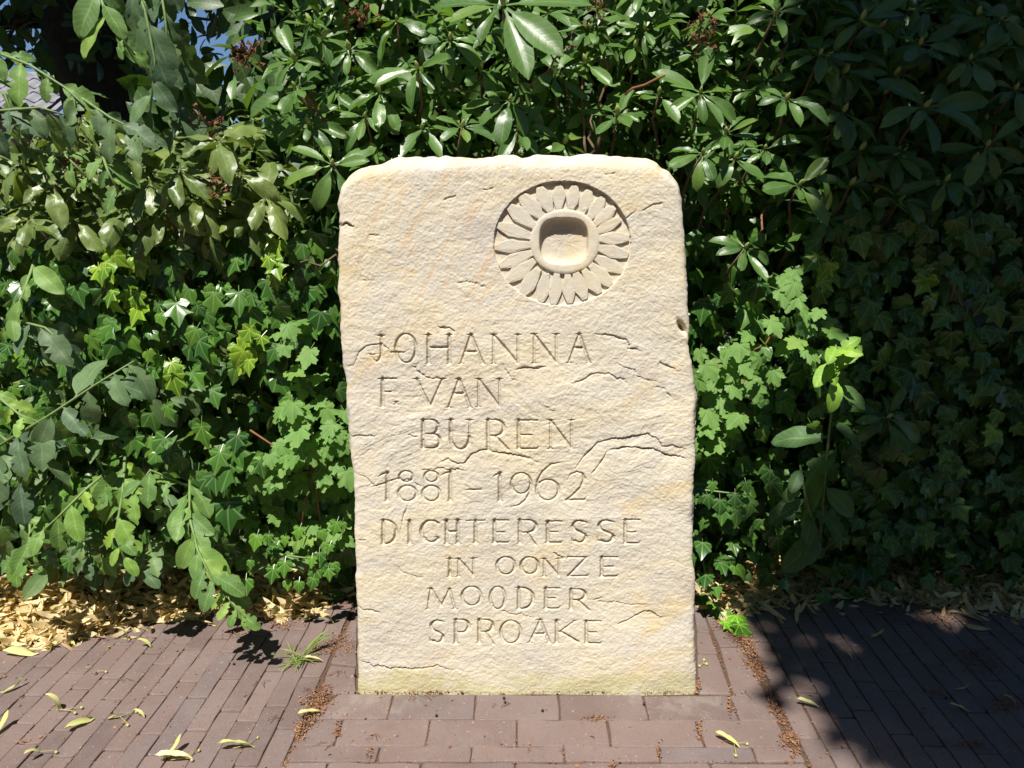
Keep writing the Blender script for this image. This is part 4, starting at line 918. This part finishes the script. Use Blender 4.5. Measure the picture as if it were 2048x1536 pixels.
# --- matte large-leaved shrub on the left: branches > leaves
def branch(root, pts, L, n, r=.004, droop=.5, tint=None, sides=2, mat=M_SHRUB, tpl=SHRUB, end=True):
    pts = [Vector(p) for p in pts]; br = twig_part(root, pts, r, r * .5, M_GSTEM)
    seg = [(pts[i + 1] - pts[i]).length for i in range(len(pts) - 1)]; tot = sum(seg)
    for k in range(n):
        t = (k + .6) / n * tot; i = 0
        while i < len(seg) - 1 and t > seg[i]: t -= seg[i]; i += 1
        p = pts[i].lerp(pts[i + 1], min(1, t / seg[i])); ax = (pts[i + 1] - pts[i]).normalized()
        sd_ = ax.cross(Vector((0, -.6, .8))).normalized() * (1 if k % 2 else -1)
        d = ax * U(.2, .8) + sd_ * U(.35, 1.0) + Vector((0, -.15, -droop * U(.6, 1.5))) + rv(.24)
        l = L * U(.6, 1.3) * (1 - .3 * (k / n)); nrm = Vector((U(-.25, .25), -.7, .75)) + rv(.32)
        o = bpy.data.objects.new('leaf', leaf_mesh('leaf', tpl, int(rng.integers(len(tpl))), mat)); COL.objects.link(o); o.parent = br
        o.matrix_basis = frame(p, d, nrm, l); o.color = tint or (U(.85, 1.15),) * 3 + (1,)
    return br
s1 = thing('leafy_shrub', (-1.35, 2.2, 0), 'matte large-leaved shrub with drooping branches and holed leaves low at the left', 'shrub')
def A(*q): return [at(x, y, Y) for x, y, Y in q]
PALE = (1.35, 1.45, .95, 1); BLUE = (.95, .95, 1.15, 1); YG = (1.5, 1.6, .8, 1)
for pts, L, n, tint, dr in [(A((-40, 915, 1.88), (100, 830, 1.82), (190, 770, 1.8), (268, 722, 1.8)), .135, 13, BLUE, .9), (A((0, 870, 1.93), (60, 920, 1.86), (20, 1010, 1.85)), .12, 6, BLUE, .6),
    (A((230, 930, 1.92), (170, 980, 1.84), (110, 1040, 1.8), (30, 1110, 1.78)), .10, 15, YG, .5), (A((380, 960, 1.94), (378, 1030, 1.85), (395, 1100, 1.78), (430, 1170, 1.72)), .12, 14, PALE, .4), (A((250, 910, 1.93), (245, 990, 1.86), (230, 1070, 1.82), (250, 1120, 1.8)), .105, 11, YG, .4),
    (A((395, 980, 1.94), (300, 940, 1.86), (265, 990, 1.83)), .1, 7, PALE, .5), (A((60, 1000, 1.93), (60, 1080, 1.85), (45, 1120, 1.82), (60, 1135, 1.81)), .095, 11, PALE, .4), (A((330, 1080, 1.93), (290, 1110, 1.85), (280, 1140, 1.83)), .085, 9, None, .3), (A((430, 1140, 1.8), (460, 1200, 1.74), (490, 1235, 1.71)), .07, 12, PALE, .3),
    (A((150, 1060, 1.93), (180, 1105, 1.88), (170, 1130, 1.86)), .085, 10, None, .3), (A((70, 520, 1.95), (45, 590, 1.9), (10, 660, 1.88)), .09, 8, PALE, .7), (A((30, 640, 1.92), (90, 655, 1.88), (130, 690, 1.87)), .14, 5, (.8, .8, 1, 1), .9), (A((-20, 780, 1.9), (40, 830, 1.86), (90, 850, 1.86)), .07, 8, YG, .3), (A((540, 1100, 2.02), (590, 1120, 2.0), (630, 1130, 2.0)), .05, 6, None, .2)]:
    branch(s1, pts, L, n, droop=dr, tint=tint)
stuff = []
for _ in range(700):
    p = Vector((U(-1.9, -.75), U(1.95, 2.3), U(.14, .75))); stuff.append(frame(p, rv(1) + Vector((0, -.4, -.6)), rv(.4) + Vector((0, -.7, .7)), U(.06, .11)))
merged('inner_leaves', PLAIN, stuff, M_SHRUB, s1)
s2 = thing('leafy_shrub', (-1.5, 2.3, 0), 'matte large-leaved branches hanging across the dark trunk at the upper left', 'shrub')
DARK = (.8, .85, .95, 1)
for pts, L, n, tint, dr in [(A((185, -60, 1.9), (215, 40, 1.88), (270, 110, 1.88)), .10, 7, PALE, .6), (A((250, -80, 1.95), (290, 20, 1.92), (310, 120, 1.9), (300, 230, 1.9)), .125, 11, DARK, .9), (A((310, -90, 1.98), (330, 30, 1.95), (340, 140, 1.94)), .11, 9, DARK, .9), (A((-60, 85, 1.92), (60, 130, 1.9), (130, 175, 1.88), (200, 240, 1.86)), .10, 10, PALE, .5),
    (A((-60, 225, 1.92), (20, 220, 1.88), (80, 215, 1.86), (130, 230, 1.86)), .12, 8, BLUE, .9), (A((140, 180, 1.9), (220, 235, 1.86), (290, 270, 1.86)), .10, 9, BLUE, .5), (A((200, 295, 1.9), (215, 340, 1.86), (235, 380, 1.86)), .08, 6, PALE, .5), (A((330, 60, 2.0), (350, 130, 1.98), (370, 200, 1.98), (365, 260, 1.98)), .12, 9, DARK, .9), (A((-40, 150, 1.95), (10, 190, 1.93), (50, 300, 1.93)), .1, 8, None, .6), (A((60, 300, 1.94), (130, 310, 1.9), (180, 360, 1.9)), .08, 8, PALE, .4)]:
    branch(s2, pts, L, n, droop=dr, tint=tint)
# --- sapling with a bright tip, right
sp_ = thing('sapling', (.95, 2.1, 0), 'broad-leaved sapling in the shade with a bright yellow-green sunlit tip', 'plant')
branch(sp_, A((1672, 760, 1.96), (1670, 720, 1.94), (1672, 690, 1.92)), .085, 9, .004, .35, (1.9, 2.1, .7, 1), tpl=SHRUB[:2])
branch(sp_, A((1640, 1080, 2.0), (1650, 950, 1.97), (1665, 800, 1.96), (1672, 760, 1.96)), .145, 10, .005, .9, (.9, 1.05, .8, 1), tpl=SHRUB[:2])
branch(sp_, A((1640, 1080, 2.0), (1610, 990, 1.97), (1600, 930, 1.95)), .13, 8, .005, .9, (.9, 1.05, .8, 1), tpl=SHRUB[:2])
# --- broad-bladed plant beside the stone's left foot
bp = thing('broad_bladed_plant', ground(655, 1205), 'low plant with broad arching green blades at the left foot of the stone', 'plant')
STR = [long_leaf(1, .2, 8, 2, .55, .02, a, .5, .2, seed=90 + i) for i, a in enumerate((.7, 1.1, 1.5))]
for x, y, dx, dz, l in [(700, 1195, -.6, .5, .11), (705, 1180, -.35, 1.0, .10), (700, 1190, -.8, .25, .12), (690, 1170, .2, .9, .08), (655, 1190, -.6, .7, .07), (650, 1180, .5, .7, .07), (640, 1170, -.2, .9, .08), (600, 1165, -.5, .8, .07), (610, 1160, .3, .9, .07), (706, 1170, -.2, 1.2, .09), (580, 1170, -.4, .6, .06), (630, 1160, .4, .5, .08)]:
    g = ground(x, y); link('leaf', leaf_mesh('leaf', STR, int(rng.integers(3)), M_STRAP), None, bp, frame(g + Vector((0, 0, .005)), Vector((dx, -.55, dz)), Vector((U(-.2, .2), -.5, .9)), (l * 1.5, l, l)))
# --- grass tuft
gt = thing('grass_tuft', ground(594, 1322), 'small tuft of grass growing from a joint left of the stone', 'grass')
GB = [long_leaf(1, .045, 6, 1, .3, .0, a, .5, .3, tip=.4, seed=100 + i) for i, a in enumerate((.5, 1.0, 1.6))]
for k in range(46):
    a = U(0, 6.28); link('blade', leaf_mesh('blade', GB, int(rng.integers(3)), M_GRASS), None, gt, frame(ground(594 + U(-14, 18), 1322 + U(-8, 8)), Vector((math.cos(a), math.sin(a), U(.25, 1.1))), Vector((0, -.3, 1)), U(.025, .07)))
for x in (.5, .62, .4): link('blade', leaf_mesh('blade', GB, 1, M_GRASS), None, gt, frame(ground(608, 1310), Vector((x, .15, .8)), Vector((0, -.3, 1)), (.16, .09, .09)))

# ------------------------------------------------------------------ behind the hedge, upper left
tr = thing('tree', at(170, 300, 3.6) * 1.0, 'dark tree trunk with a shaded crown behind the hedge at the upper left', 'tree')
tr.location.z = 0
mb = MB(); base_pt = at(215, 215, 3.6); T0 = Vector((base_pt.x + .05, 3.6, -.05))
prof = [(T0, .24), (Vector((base_pt.x + .02, 3.6, base_pt.z - .3)), .17), (base_pt, .165), (at(200, 120, 3.6), .18), (at(175, 10, 3.6), .205), (at(160, -120, 3.6), .21), (at(170, -500, 3.7), .19), (at(200, -900, 3.8), .14)]
mb.tube([p for p, _ in prof], [r for _, r in prof], 16)
me = mb.mesh('trunk'); v = np.array([x.co[:] for x in me.vertices]); ang = np.arctan2(v[:, 1] - 3.6, v[:, 0] - base_pt.x)
for i, x in enumerate(me.vertices): x.co.x += .012 * math.sin(ang[i] * 7 + v[i, 2] * 3)
link('trunk', me, M_BARK, tr)
for a, b in (((150, 0, 3.6), (-80, 60, 3.5)), ((200, 20, 3.6), (470, -120, 3.5)), ((170, -60, 3.6), (60, -400, 3.3))): twig_part(tr, wiggle(at(*a), at(*b), 6, .03), .07, .02, M_BARK, 'limb')
for a, b in (((260, -40, 3.6), (470, 60, 3.4)), ((430, -60, 3.5), (540, 20, 3.45)), ((60, 30, 3.5), (-30, 90, 3.4))): twig_part(tr, wiggle(at(*a), at(*b), 6, .02), .012, .004, M_TWIG, 'branch')
lv, stuff = [], []
for _ in range(900):
    px = U(-150, 640)
    lim = np.interp(px, [-150, 0, 90, 250, 330, 400, 430, 500, 560, 640], [120, 110, 150, 120, 260, 240, 70, 45, 60, 120])
    py = lim - abs(rng.normal(0, 1)) * 140
    p = at(px, py, U(3.1, 4.0)); M = frame(p, rv(1) + Vector((0, -.3, -.6)), rv(.5) + Vector((0, -.2, 1)), U(.06, .10))
    (lv if (len(lv) < 140 and py > -20) else stuff).append(M)
for _ in range(2500):
    p = Vector((U(-3.2, -.6), U(2.6, 5.0), U(2.25, 4.6))); stuff.append(frame(p, rv(1) + Vector((0, -.3, -.6)), rv(.5) + Vector((0, -.2, 1)), U(.07, .11)))
for M in lv: link('leaf', leaf_mesh('leaf', PLAIN, int(rng.integers(2)), M_LIME), None, tr, M)
for _ in range(3500):
    p = Vector((U(-2.3, -1.1), 3.5, U(.9, 2.6))) + SUN * U(1.6, 3.2) + rv(.08); stuff.append(frame(p, rv(1) + Vector((0, -.3, -.6)), SUN + rv(.4), U(.08, .12)))
merged('crown', PLAIN, stuff, M_LIME, tr)
# greenery that closes the hedge behind the shrubs
hg = thing('hedge', (0, 3.0, 0), 'dense dark hedge seen through the gaps behind the shrubs', 'hedge')
stuff = []
for _ in range(17000):
    x = U(-3.2, 3.4); top = np.interp(x, [-3.2, -2.2, -1.6, -1.28, -1.2, -.95, -.75, 3.4], [1.25, 1.30, 1.32, 1.36, 1.6, 1.62, 2.6, 2.9])
    p = Vector((x, U(2.6, 3.1), U(0, top))); stuff.append(frame(p, rv(1) + Vector((0, -.3, -.6)), rv(.5) + Vector((0, -.8, .5)), U(.09, .15)))
for _ in range(8000):
    stuff.append(frame(Vector((U(-.7, 3.4), U(2.6, 3.1), U(1.2, 2.5))), rv(1) + Vector((0, -.3, -.6)), rv(.5) + Vector((0, -.8, .5)), U(.09, .15)))
merged('foliage', PLAIN, stuff, M_LIME, hg)
for k in range(12): twig_part(hg, wiggle((-2.8 + k * .52, 2.8, -.03), (-2.8 + k * .52 + U(-.2, .2), 2.85, 1.25), 5, .04), .02, .008, M_BARK)
# house with a grey pantile roof, far left
ho = thing('house', (-9.2, 14, 0), 'house with a grey tiled roof glimpsed between leaves at the upper left', 'house')
def boxmesh(x0, x1, y0, y1, z0, z1):
    mb = MB(); mb.add([(x0, y0, z0), (x1, y0, z0), (x1, y1, z0), (x0, y1, z0), (x0, y0, z1), (x1, y0, z1), (x1, y1, z1), (x0, y1, z1)], [(3, 2, 1, 0), (4, 5, 6, 7), (0, 1, 5, 4), (1, 2, 6, 5), (2, 3, 7, 6), (3, 0, 4, 7)]); return mb
e0 = at(110, 216, 13.6); e1 = at(30, 140, 15.2)
link('wall', boxmesh(-13, e0.x - .35, 14, 18, -.05, e0.z - .02).mesh('wall', False), M_WALLB, ho)
tl = MB(); nn = 9
Vt = []
for j, yy in enumerate((0, .36)):
    for i in range(nn): 
        a = i / (nn - 1); Vt.append((a * .30, yy, .035 * math.sin(a * 2 * math.pi) + (.03 if j == 0 else 0)))
        Vt.append((a * .30, yy, .035 * math.sin(a * 2 * math.pi) + (.03 if j == 0 else 0) - .018))
Ft = []
for i in range(nn - 1):
    a0, a1, b0, b1 = 2 * i, 2 * i + 2, 2 * nn + 2 * i, 2 * nn + 2 * i + 2
    Ft += [(a0, a1, b1, b0), (a0 + 1, b0 + 1, b1 + 1, a1 + 1), (a0, a0 + 1, a1 + 1, a1)]
tl.add(Vt, Ft); TM = tl.mesh('roof_tile'); TM.materials.append(M_TILE)
slope = math.atan2(e1.z - e0.z, e1.y - e0.y)
RL = math.hypot(e1.y - e0.y, e1.z - e0.z); rb = boxmesh(0, 5.0, 0, RL, -.10, -.03).mesh('roof', False)
RM = Matrix.Translation((e0.x - 5.0, e0.y, e0.z)) @ Matrix.Rotation(slope, 4, 'X')
roof = link('roof', rb, M_TILE, ho, RM)
for j in range(int(RL / .33)):
    for i in range(16):
        o = bpy.data.objects.new('roof_tile', TM); COL.objects.link(o); o.parent = roof; o.matrix_basis = Matrix.Translation((.1 + i * .30, j * .33 - .05, .0)) @ Matrix.Rotation(U(-.01, .01), 4, 'Y')
# ------------------------------------------------------------------ the lime tree whose crown shades the right side
lt = thing('lime_tree', (4.0, -2.6, 0), 'lime tree beyond the right edge of the picture that shades the paving', 'tree')
stuff = []
def shade_pt(px, py):
    g = ground(px, py) if py > 1150 else None
    if g is None or g.y > 2.22: return at(px, py, 1.97)
    return g
blobs = []
for _ in range(7500):
    px, py = (U(1480, 2500), U(-300, 1900)) if U(0, 1) < .62 else (U(1480, 4000), U(-1500, 2600))
    lim = np.interp(py, [-500, 0, 150, 300, 420, 560, 660, 740, 820, 1000, 1150, 1240, 1300, 1345, 1400, 1470, 1540, 1700, 2300], [1640, 1640, 1660, 1680, 1660, 1640, 1600, 1640, 1560, 1540, 1510, 1600, 1580, 1530, 1640, 1700, 1830, 2000, 2300])
    if px < lim + 25: continue
    d = U(4.6, 7.4)
    blobs.append(shade_pt(px, py) + SUN * d)
LIT = [(at(1672, 690, 1.92), .10), (at(1690, 720, 1.93), .07), (ground(1882, 1172), .05), (ground(1892, 1235), .045), (ground(1860, 1238), .03), (ground(1560, 1185), .05), (ground(1700, 1300), .02), (at(1600, 560, 1.97), .06), (at(1660, 240, 2.0), .05), (at(1570, 620, 1.97), .08)]
for c in blobs:
    for _ in range(5):
        q = c + rv(.05)
        if any(((q - P) - SUN * (q - P).dot(SUN)).length < r + .035 for P, r in LIT): continue
        stuff.append(frame(q, rv(1) + Vector((0, 0, -.5)), SUN + rv(.45), U(.08, .12)))
trunk_top = Vector((3.2, -2.2, 5.2)); mb = MB(); mb.tube(wiggle((4.0, -2.6, -.05), trunk_top, 6, .04), [.28, .25, .22, .2, .18, .16, .12], 12); link('trunk', mb.mesh('trunk'), M_BARK, lt)
for k in range(14):
    c = blobs[int(rng.integers(len(blobs)))]; twig_part(lt, wiggle(Vector((4.0, -2.6, 0)).lerp(trunk_top, U(.65, 1)), c, 5, .06), .05, .008, M_BARK, 'limb')
merged('crown', [long_leaf(1, .62, 2, 2, .45, .0, .5, .3, 0, seed=120)], stuff, M_LIME, lt)

tl_mats = []
for _ in range(16000):  # unseen ring of foliage added behind the camera to cut sky light
    a = U(-1.35, 1.35); r0 = U(7.5, 11); z = U(0.3, 9.5) * (1 - .12 * math.sin(a * 9))
    tl_mats.append(frame((r0 * math.sin(a), -r0 * math.cos(a), z), rv(1), rv(1) + Vector((0, .4, .6)), U(.25, .42)))
sky_blocker = merged('added_sky_blocking_foliage', [long_leaf(1, .62, 2, 2, .45, .0, .5, .3, 0, seed=121)], tl_mats, M_LIME, None)
# ------------------------------------------------------------------ litter of dry bracts along the hedge
def bract_pile(label, sample, nobj, nstuff, loc):
    root = thing('leaf_litter', loc, label, 'leaf litter'); root['kind'] = 'thing'
    pts = [sample() for _ in range(nobj + nstuff)]
    pts.sort(key=lambda p: -p[0].z - (.03 if U(0, 1) < .2 else 0))
    stuff = []
    for k, (p, s) in enumerate(pts):
        d = Vector((U(-1, 1), U(-1, 1), U(-.35, .25))); M = frame(p - d.normalized() * s * .4, d, rv(.55) + Vector((0, -.2, 1)), (s * (U(.75, 1.3) if k < nobj else U(.5, .95)), s, s))
        if k < nobj:
            o = link('dry_bract', leaf_mesh('dry_bract', BRACT, int(rng.integers(len(BRACT))), M_BRACT), None, root, M)
            q = U(0, 1); o.color = (.75, .5, .38, 1) if q < .13 else ((.85, 1.0, .75, 1) if q < .3 else ((1.15, 1.12, 1.1, 1) if q < .5 else W1))
        else: stuff.append(M)
    merged('small_bracts', BRACT_LOW, stuff, M_BRACT, root)
    return root
def samp_left():
    while True:
        if U(0, 1) < .6: px, py, hmax = rng.normal(120, 130), U(1170, 1300), .06
        else: px, py, hmax = U(300, 715), U(1110, 1245), .03
        lo = np.interp(px, [-300, 0, 100, 240, 330, 450, 560, 640, 715], [1345, 1300, 1290, 1262, 1240, 1222, 1245, 1222, 1180])
        if py > lo + rng.normal(0, 5) + (U(0, 40) ** 1.0 if U(0, 1) < .10 else 0) or px < -300: continue
        g = ground(px, py); f = np.clip((lo - py) / 50, 0, 1)
        g.z = .004 + U(0, 1) * hmax * f + .02 * f * (g.y > 1.95); return g, U(.04, .085)
bract_pile('heap of cream dry lime bracts along the sunlit hedge foot left of the stone', samp_left, 298, 4200, ground(150, 1240))
def samp_right():
    while True:
        px, py = U(1392, 2250), U(1060, 1265)
        lo = np.interp(px, [1392, 1420, 1470, 1500, 1600, 1700, 1900, 2048, 2250], [1195, 1200, 1262, 1225, 1205, 1190, 1222, 1235, 1260])
        hi = np.interp(px, [1392, 1500, 1700, 2250], [1080, 1130, 1115, 1080])
        if py > lo + rng.normal(0, 5) + (U(0, 40) ** 1.0 if U(0, 1) < .10 else 0) or py < hi: continue
        g = ground(px, py); f = np.clip((lo - py) / 50, 0, 1); g.z = .004 + U(0, 1) * .03 * f + .01 * f; return g, U(.04, .08)
bract_pile('drift of tan dry lime bracts along the shaded hedge foot right of the stone', samp_right, 298, 3200, ground(1750, 1190))

# ------------------------------------------------------------------ single fallen bracts on the bricks
def fallen(px, py, ang, L, label, fruits=0, fresh=True, tpl=None, tint=None, lift=.004, cat='fallen bract'):
    g = ground(px, py, .0); a = R(ang); d = Vector((math.cos(a), math.sin(a), 0))
    mat = M_FRESHBRACT if fresh else M_BRACT
    i = int(rng.integers(len(BRACT))) if tpl is None else tpl
    me = leaf_mesh('lime_bract', BRACT, i, mat)
    zmin = min(v.co.z for v in me.vertices) * L
    M = frame(g - d * L * .5 + Vector((0, 0, lift - zmin * .9)), d, Vector((U(-.2, .2), U(-.2, .2), 1)), (L * 1.0, L, L))
    o = link('lime_bract', me, None, None, M); o.color = tint or W1
    tag(o, label, cat, 'single lime bracts fallen on the bricks')
    if fruits:
        tip = d * L * .25; side = Vector((-d.y, d.x, 0)); mid = g + tip + Vector((0, 0, .008))
        ends = [mid + side * U(-.03, .03) + d * U(.015, .035) for _ in range(fruits)]
        mb = MB()
        for e_ in ends: mb.tube([g - d * L * .1 + Vector((0, 0, .006)), mid, e_], .0007, 4)
        Mi = M.inverted()
        stalk = bpy.data.objects.new('fruit_stalk', mb.mesh('fruit_stalk')); stalk.data.materials.append(M_FRUIT); COL.objects.link(stalk); stalk.parent = o; stalk.matrix_basis = Mi
        for e_ in ends:
            mb = MB(); mb.ball((e_.x, e_.y, .004), .0038); f = bpy.data.objects.new('fruit', mb.mesh('fruit')); f.data.materials.append(M_FRUIT); COL.objects.link(f); f.parent = stalk
    return o
for args in [
    (474, 1500, 12, .078, 'large pale green bract with one round fruit, left of the crosswise brick rows', 1, True, 0),
    (352, 1508, 55, .062, 'upright pointed cream blade of the tangled cluster near the bottom edge at the left', 0, True, 5),
    (350, 1524, 8, .075, 'flat cream bract at the base of the tangled cluster near the bottom edge', 2, False, 0),
    (622, 1434, 25, .06, 'yellow-green bract lying on the patch of orange crumbs beside the apron', 0, True, 0),
    (160, 1452, 50, .062, 'pale bract standing on edge with a dark shadow, middle of the left paving', 0, True, 4),
    (232, 1440, 5, .040, 'small bract with two round yellow fruits on a stalk, left paving', 2, True, 5),
    (283, 1436, -5, .034, 'small cream pointed bract lying right of the two-fruited one', 0, True, 1),
    (118, 1424, -10, .06, 'twisted grey-green bract with a fruit stalk pointing left, left paving', 2, True, 3),
    (255, 1284, 8, .062, 'long curled greyish bract forming a loop, upper part of the left paving', 0, False, 3, (.9, .9, 1, 1)),
    (294, 1296, 5, .046, 'short pale twin-lobed bract beside the curled loop', 0, True, 1),
    (375, 1250, 32, .072, 'long yellow-green bract slanting at the hedge edge left of the overhanging leaves', 0, True, 0),
    (420, 1253, 0, .046, 'curled cream bract under the overhanging leaves', 0, False, 6),
    (628, 1325, 0, .05, 'cream bract lying just right of the grass tuft', 0, False, 0),
    (659, 1249, 18, .045, 'pale yellow bract above the grass tuft near the stone', 0, True, 1),
    (145, 1289, -40, .03, 'tiny bright yellow-green heart-shaped bract below the left heap', 0, True, 0, (1, 1.2, .6, 1)),
    (190, 1350, 35, .036, 'small seed with a long curved tail, left paving', 1, True, 3),
    (28, 1380, 50, .055, 'narrow curved grey bract at the left edge of the picture', 0, True, 2),
    (72, 1516, 65, .045, 'yellow bract at the bottom edge in the left corner', 1, True, 1),
    (42, 1311, 2, .09, 'long green twisted bract at the front of the left heap', 0, True, 4),
    (8, 1458, 80, .06, 'curled green bract cut by the left edge of the picture', 0, True, 5),
    (46, 1491, 10, .03, 'brown withered scrap in the lower left paving', 0, False, 6, (.7, .5, .4, 1)),
    (1455, 1488, -40, .058, 'yellow-green bract with two fruits lying on the crosswise brick rows', 2, True, 0),
    (1616, 1414, -22, .052, 'pale green bract at the border of sun and shade on the right paving', 0, True, 0),
    (1697, 1316, -35, .034, 'small tan bract with a curled end in a patch of light on the right paving', 0, False, 1),
    (1756, 1276, 3, .044, 'grey-green half-moon bract in the shade right of the lit patch', 0, True, 5),
    (1926, 1382, 0, .04, 'pale curved bract, upper one of two in the deep shade', 0, True, 2),
    (1918, 1422, -25, .042, 'green bract, lower one of two in the deep shade', 0, True, 0),
    (1825, 1246, -5, .044, 'cream bract at the edge of the lit spot below the right drift', 0, False, 1),
    (2034, 1238, -60, .042, 'pale bract cut by the right edge of the picture', 0, True, 3),
    (1511, 1218, -70, .042, 'cream bract hanging over the joint at the left end of the right drift', 0, False, 0),
    (1565, 1222, -30, .06, 'greyish folded bract at the front of the right drift', 0, False, 5),
    (2022, 1409, -20, .036, 'ochre bract on the brown crumbs at the far right', 0, False, 1, (.7, .6, .5, 1))]:
    fallen(*args)
fr = thing('fruit_cluster', ground(1406, 1326), 'three round green fruits on thin stalks lying by the right foot of the stone', 'fruit')
mb = MB(); c0 = ground(1407, 1327, .004); FP = [ground(1408, 1320, .004), ground(1413, 1328, .004), ground(1399, 1332, .004)]
for p in FP: mb.tube([c0, p], .0007, 4)
link('stalk', mb.mesh('stalk'), M_FRUIT, fr)
for p in FP:
    mb = MB(); mb.ball(p, .0042); link('fruit', mb.mesh('fruit'), M_FRUIT, fr)
for px, py in ((873, 1431), (1008, 1396), (1010, 1404), (1085, 1421), (1288, 1408), (468, 1328), (710, 1350), (1892, 1395)):
    mb = MB(); mb.ball((0, 0, 0), .0035); o = link('dark_berry', mb.mesh('dark_berry'), M_BERRY, None, Matrix.Translation(ground(px, py, .0034)))
    tag(o, 'tiny round black berry lying on the brown bricks', 'berry', 'tiny black berries on the bricks')

# ------------------------------------------------------------------ crumbs of bud scales in the joints
mats = []
for _ in range(260):
    g = ground(U(0, 2048), U(1230, 1536)); g.z = .002; mats.append(frame(g, Vector((U(-1, 1), U(-1, 1), U(-.1, .2))), rv(.4) + Vector((0, 0, 1)), U(.006, .014)))
def crumb(p, s): mats.append(frame(p, Vector((U(-1, 1), U(-1, 1), U(-.2, .4))), rv(.6) + Vector((0, 0, 1)), s))
for (a, b) in JOINTS:
    L = math.dist(a, b); dens = U(5, 70) if U(0, 1) < .7 else U(70, 160)
    for _ in range(int(L * dens)):
        t = U(0, 1); crumb(Vector((a[0] + (b[0] - a[0]) * t + rng.normal(0, .0016), a[1] + (b[1] - a[1]) * t + rng.normal(0, .0016), -.002 + U(0, .004))), U(.003, .008))
for px, py, rx, ry, n in [(625, 1420, 26, 28, 420), (600, 1462, 12, 16, 160), (640, 1400, 22, 18, 200), (680, 1290, 40, 22, 320), (640, 1300, 30, 12, 120), (1500, 1300, 16, 36, 330), (1520, 1340, 12, 22, 160), (1545, 1410, 10, 22, 200), (1575, 1480, 16, 18, 240), (1590, 1505, 10, 14, 100), (1460, 1250, 40, 16, 220), (1480, 1275, 22, 12, 150), (1890, 1240, 60, 16, 350), (1960, 1330, 60, 28, 420), (2010, 1410, 36, 26, 300), (1940, 1310, 40, 14, 160), (1870, 1385, 26, 8, 70), (1940, 1490, 30, 10, 80), (560, 1250, 40, 12, 160), (470, 1270, 30, 10, 80),
                          (860, 1384, 150, 4, 420), (1240, 1384, 150, 4, 220), (1396, 1372, 5, 16, 90), (1190, 1437, 26, 5, 110), (690, 1210, 20, 10, 60), (200, 1280, 160, 10, 120), (1800, 1225, 200, 12, 200), (1460, 1410, 5, 18, 90), (1400, 1462, 5, 20, 60), (1317, 1507, 4, 14, 40), (1226, 1530, 5, 10, 40), (740, 1510, 5, 16, 40), (676, 1462, 5, 22, 80)]:
    for _ in range(n):
        g = ground(px + rng.normal(0, .5) * rx, py + rng.normal(0, .5) * ry); g.z = .001 + U(0, .006); crumb(g, U(.003, .009))
for (x0, y0, x1, y1, wd, n) in [(1462, 1262, 1500, 1320, 10, 500), (1500, 1320, 1545, 1405, 8, 600), (1545, 1405, 1602, 1512, 9, 900), (652, 1372, 596, 1480, 14, 1100), (596, 1480, 565, 1536, 5, 250), (660, 1326, 705, 1240, 6, 250), (1420, 1265, 1466, 1386, 4, 160)]:
    cl = [U(0, 1) for _ in range(6)]
    for _ in range(int(n * .5)):
        t = min(1, max(0, cl[int(rng.integers(6))] + rng.normal(0, .07))); g = ground(x0 + (x1 - x0) * t + rng.normal(0, .6) * wd, y0 + (y1 - y0) * t + rng.normal(0, .3) * wd); g.z = -.003 + U(0, .007); crumb(g, U(.003, .008))
for _ in range(420):
    g = ground(U(0, 2048), U(1240, 1536)); g.z = .001; crumb(g, U(.002, .005))
CR = [long_leaf(1, .6, 2, 1, .5, 0, .8, .4, .3, seed=110), long_leaf(1, .35, 2, 1, .5, 0, 1.4, .3, .8, seed=111)]
cr = merged('bud_scale_crumbs', CR, mats, M_CRUMB, None)
mb = MB()
for px, py in ((830, 1400), (845, 1390), (1000, 1410), (740, 1470), (655, 1490), (870, 1385), (650, 1375), (660, 1350), (1320, 1385), (1230, 1380), (1480, 1390), (690, 1345), (560, 1440), (610, 1380), (1550, 1340), (1640, 1300), (1850, 1420), (250, 1360), (520, 1370)):
    for _ in range(3):
        g = ground(px + U(-16, 16), py + U(-6, 6), .003); d = Vector((U(-1, 1), U(-1, 1), 0)).normalized() * U(.006, .016); mb.tube([g - d, g + rv(.003) + Vector((0, 0, .003)), g + d], .0006, 4)
tw = link('stalk_bits', mb.mesh('stalk_bits'), M_DRYFLOWER); tw['kind'] = 'stuff'
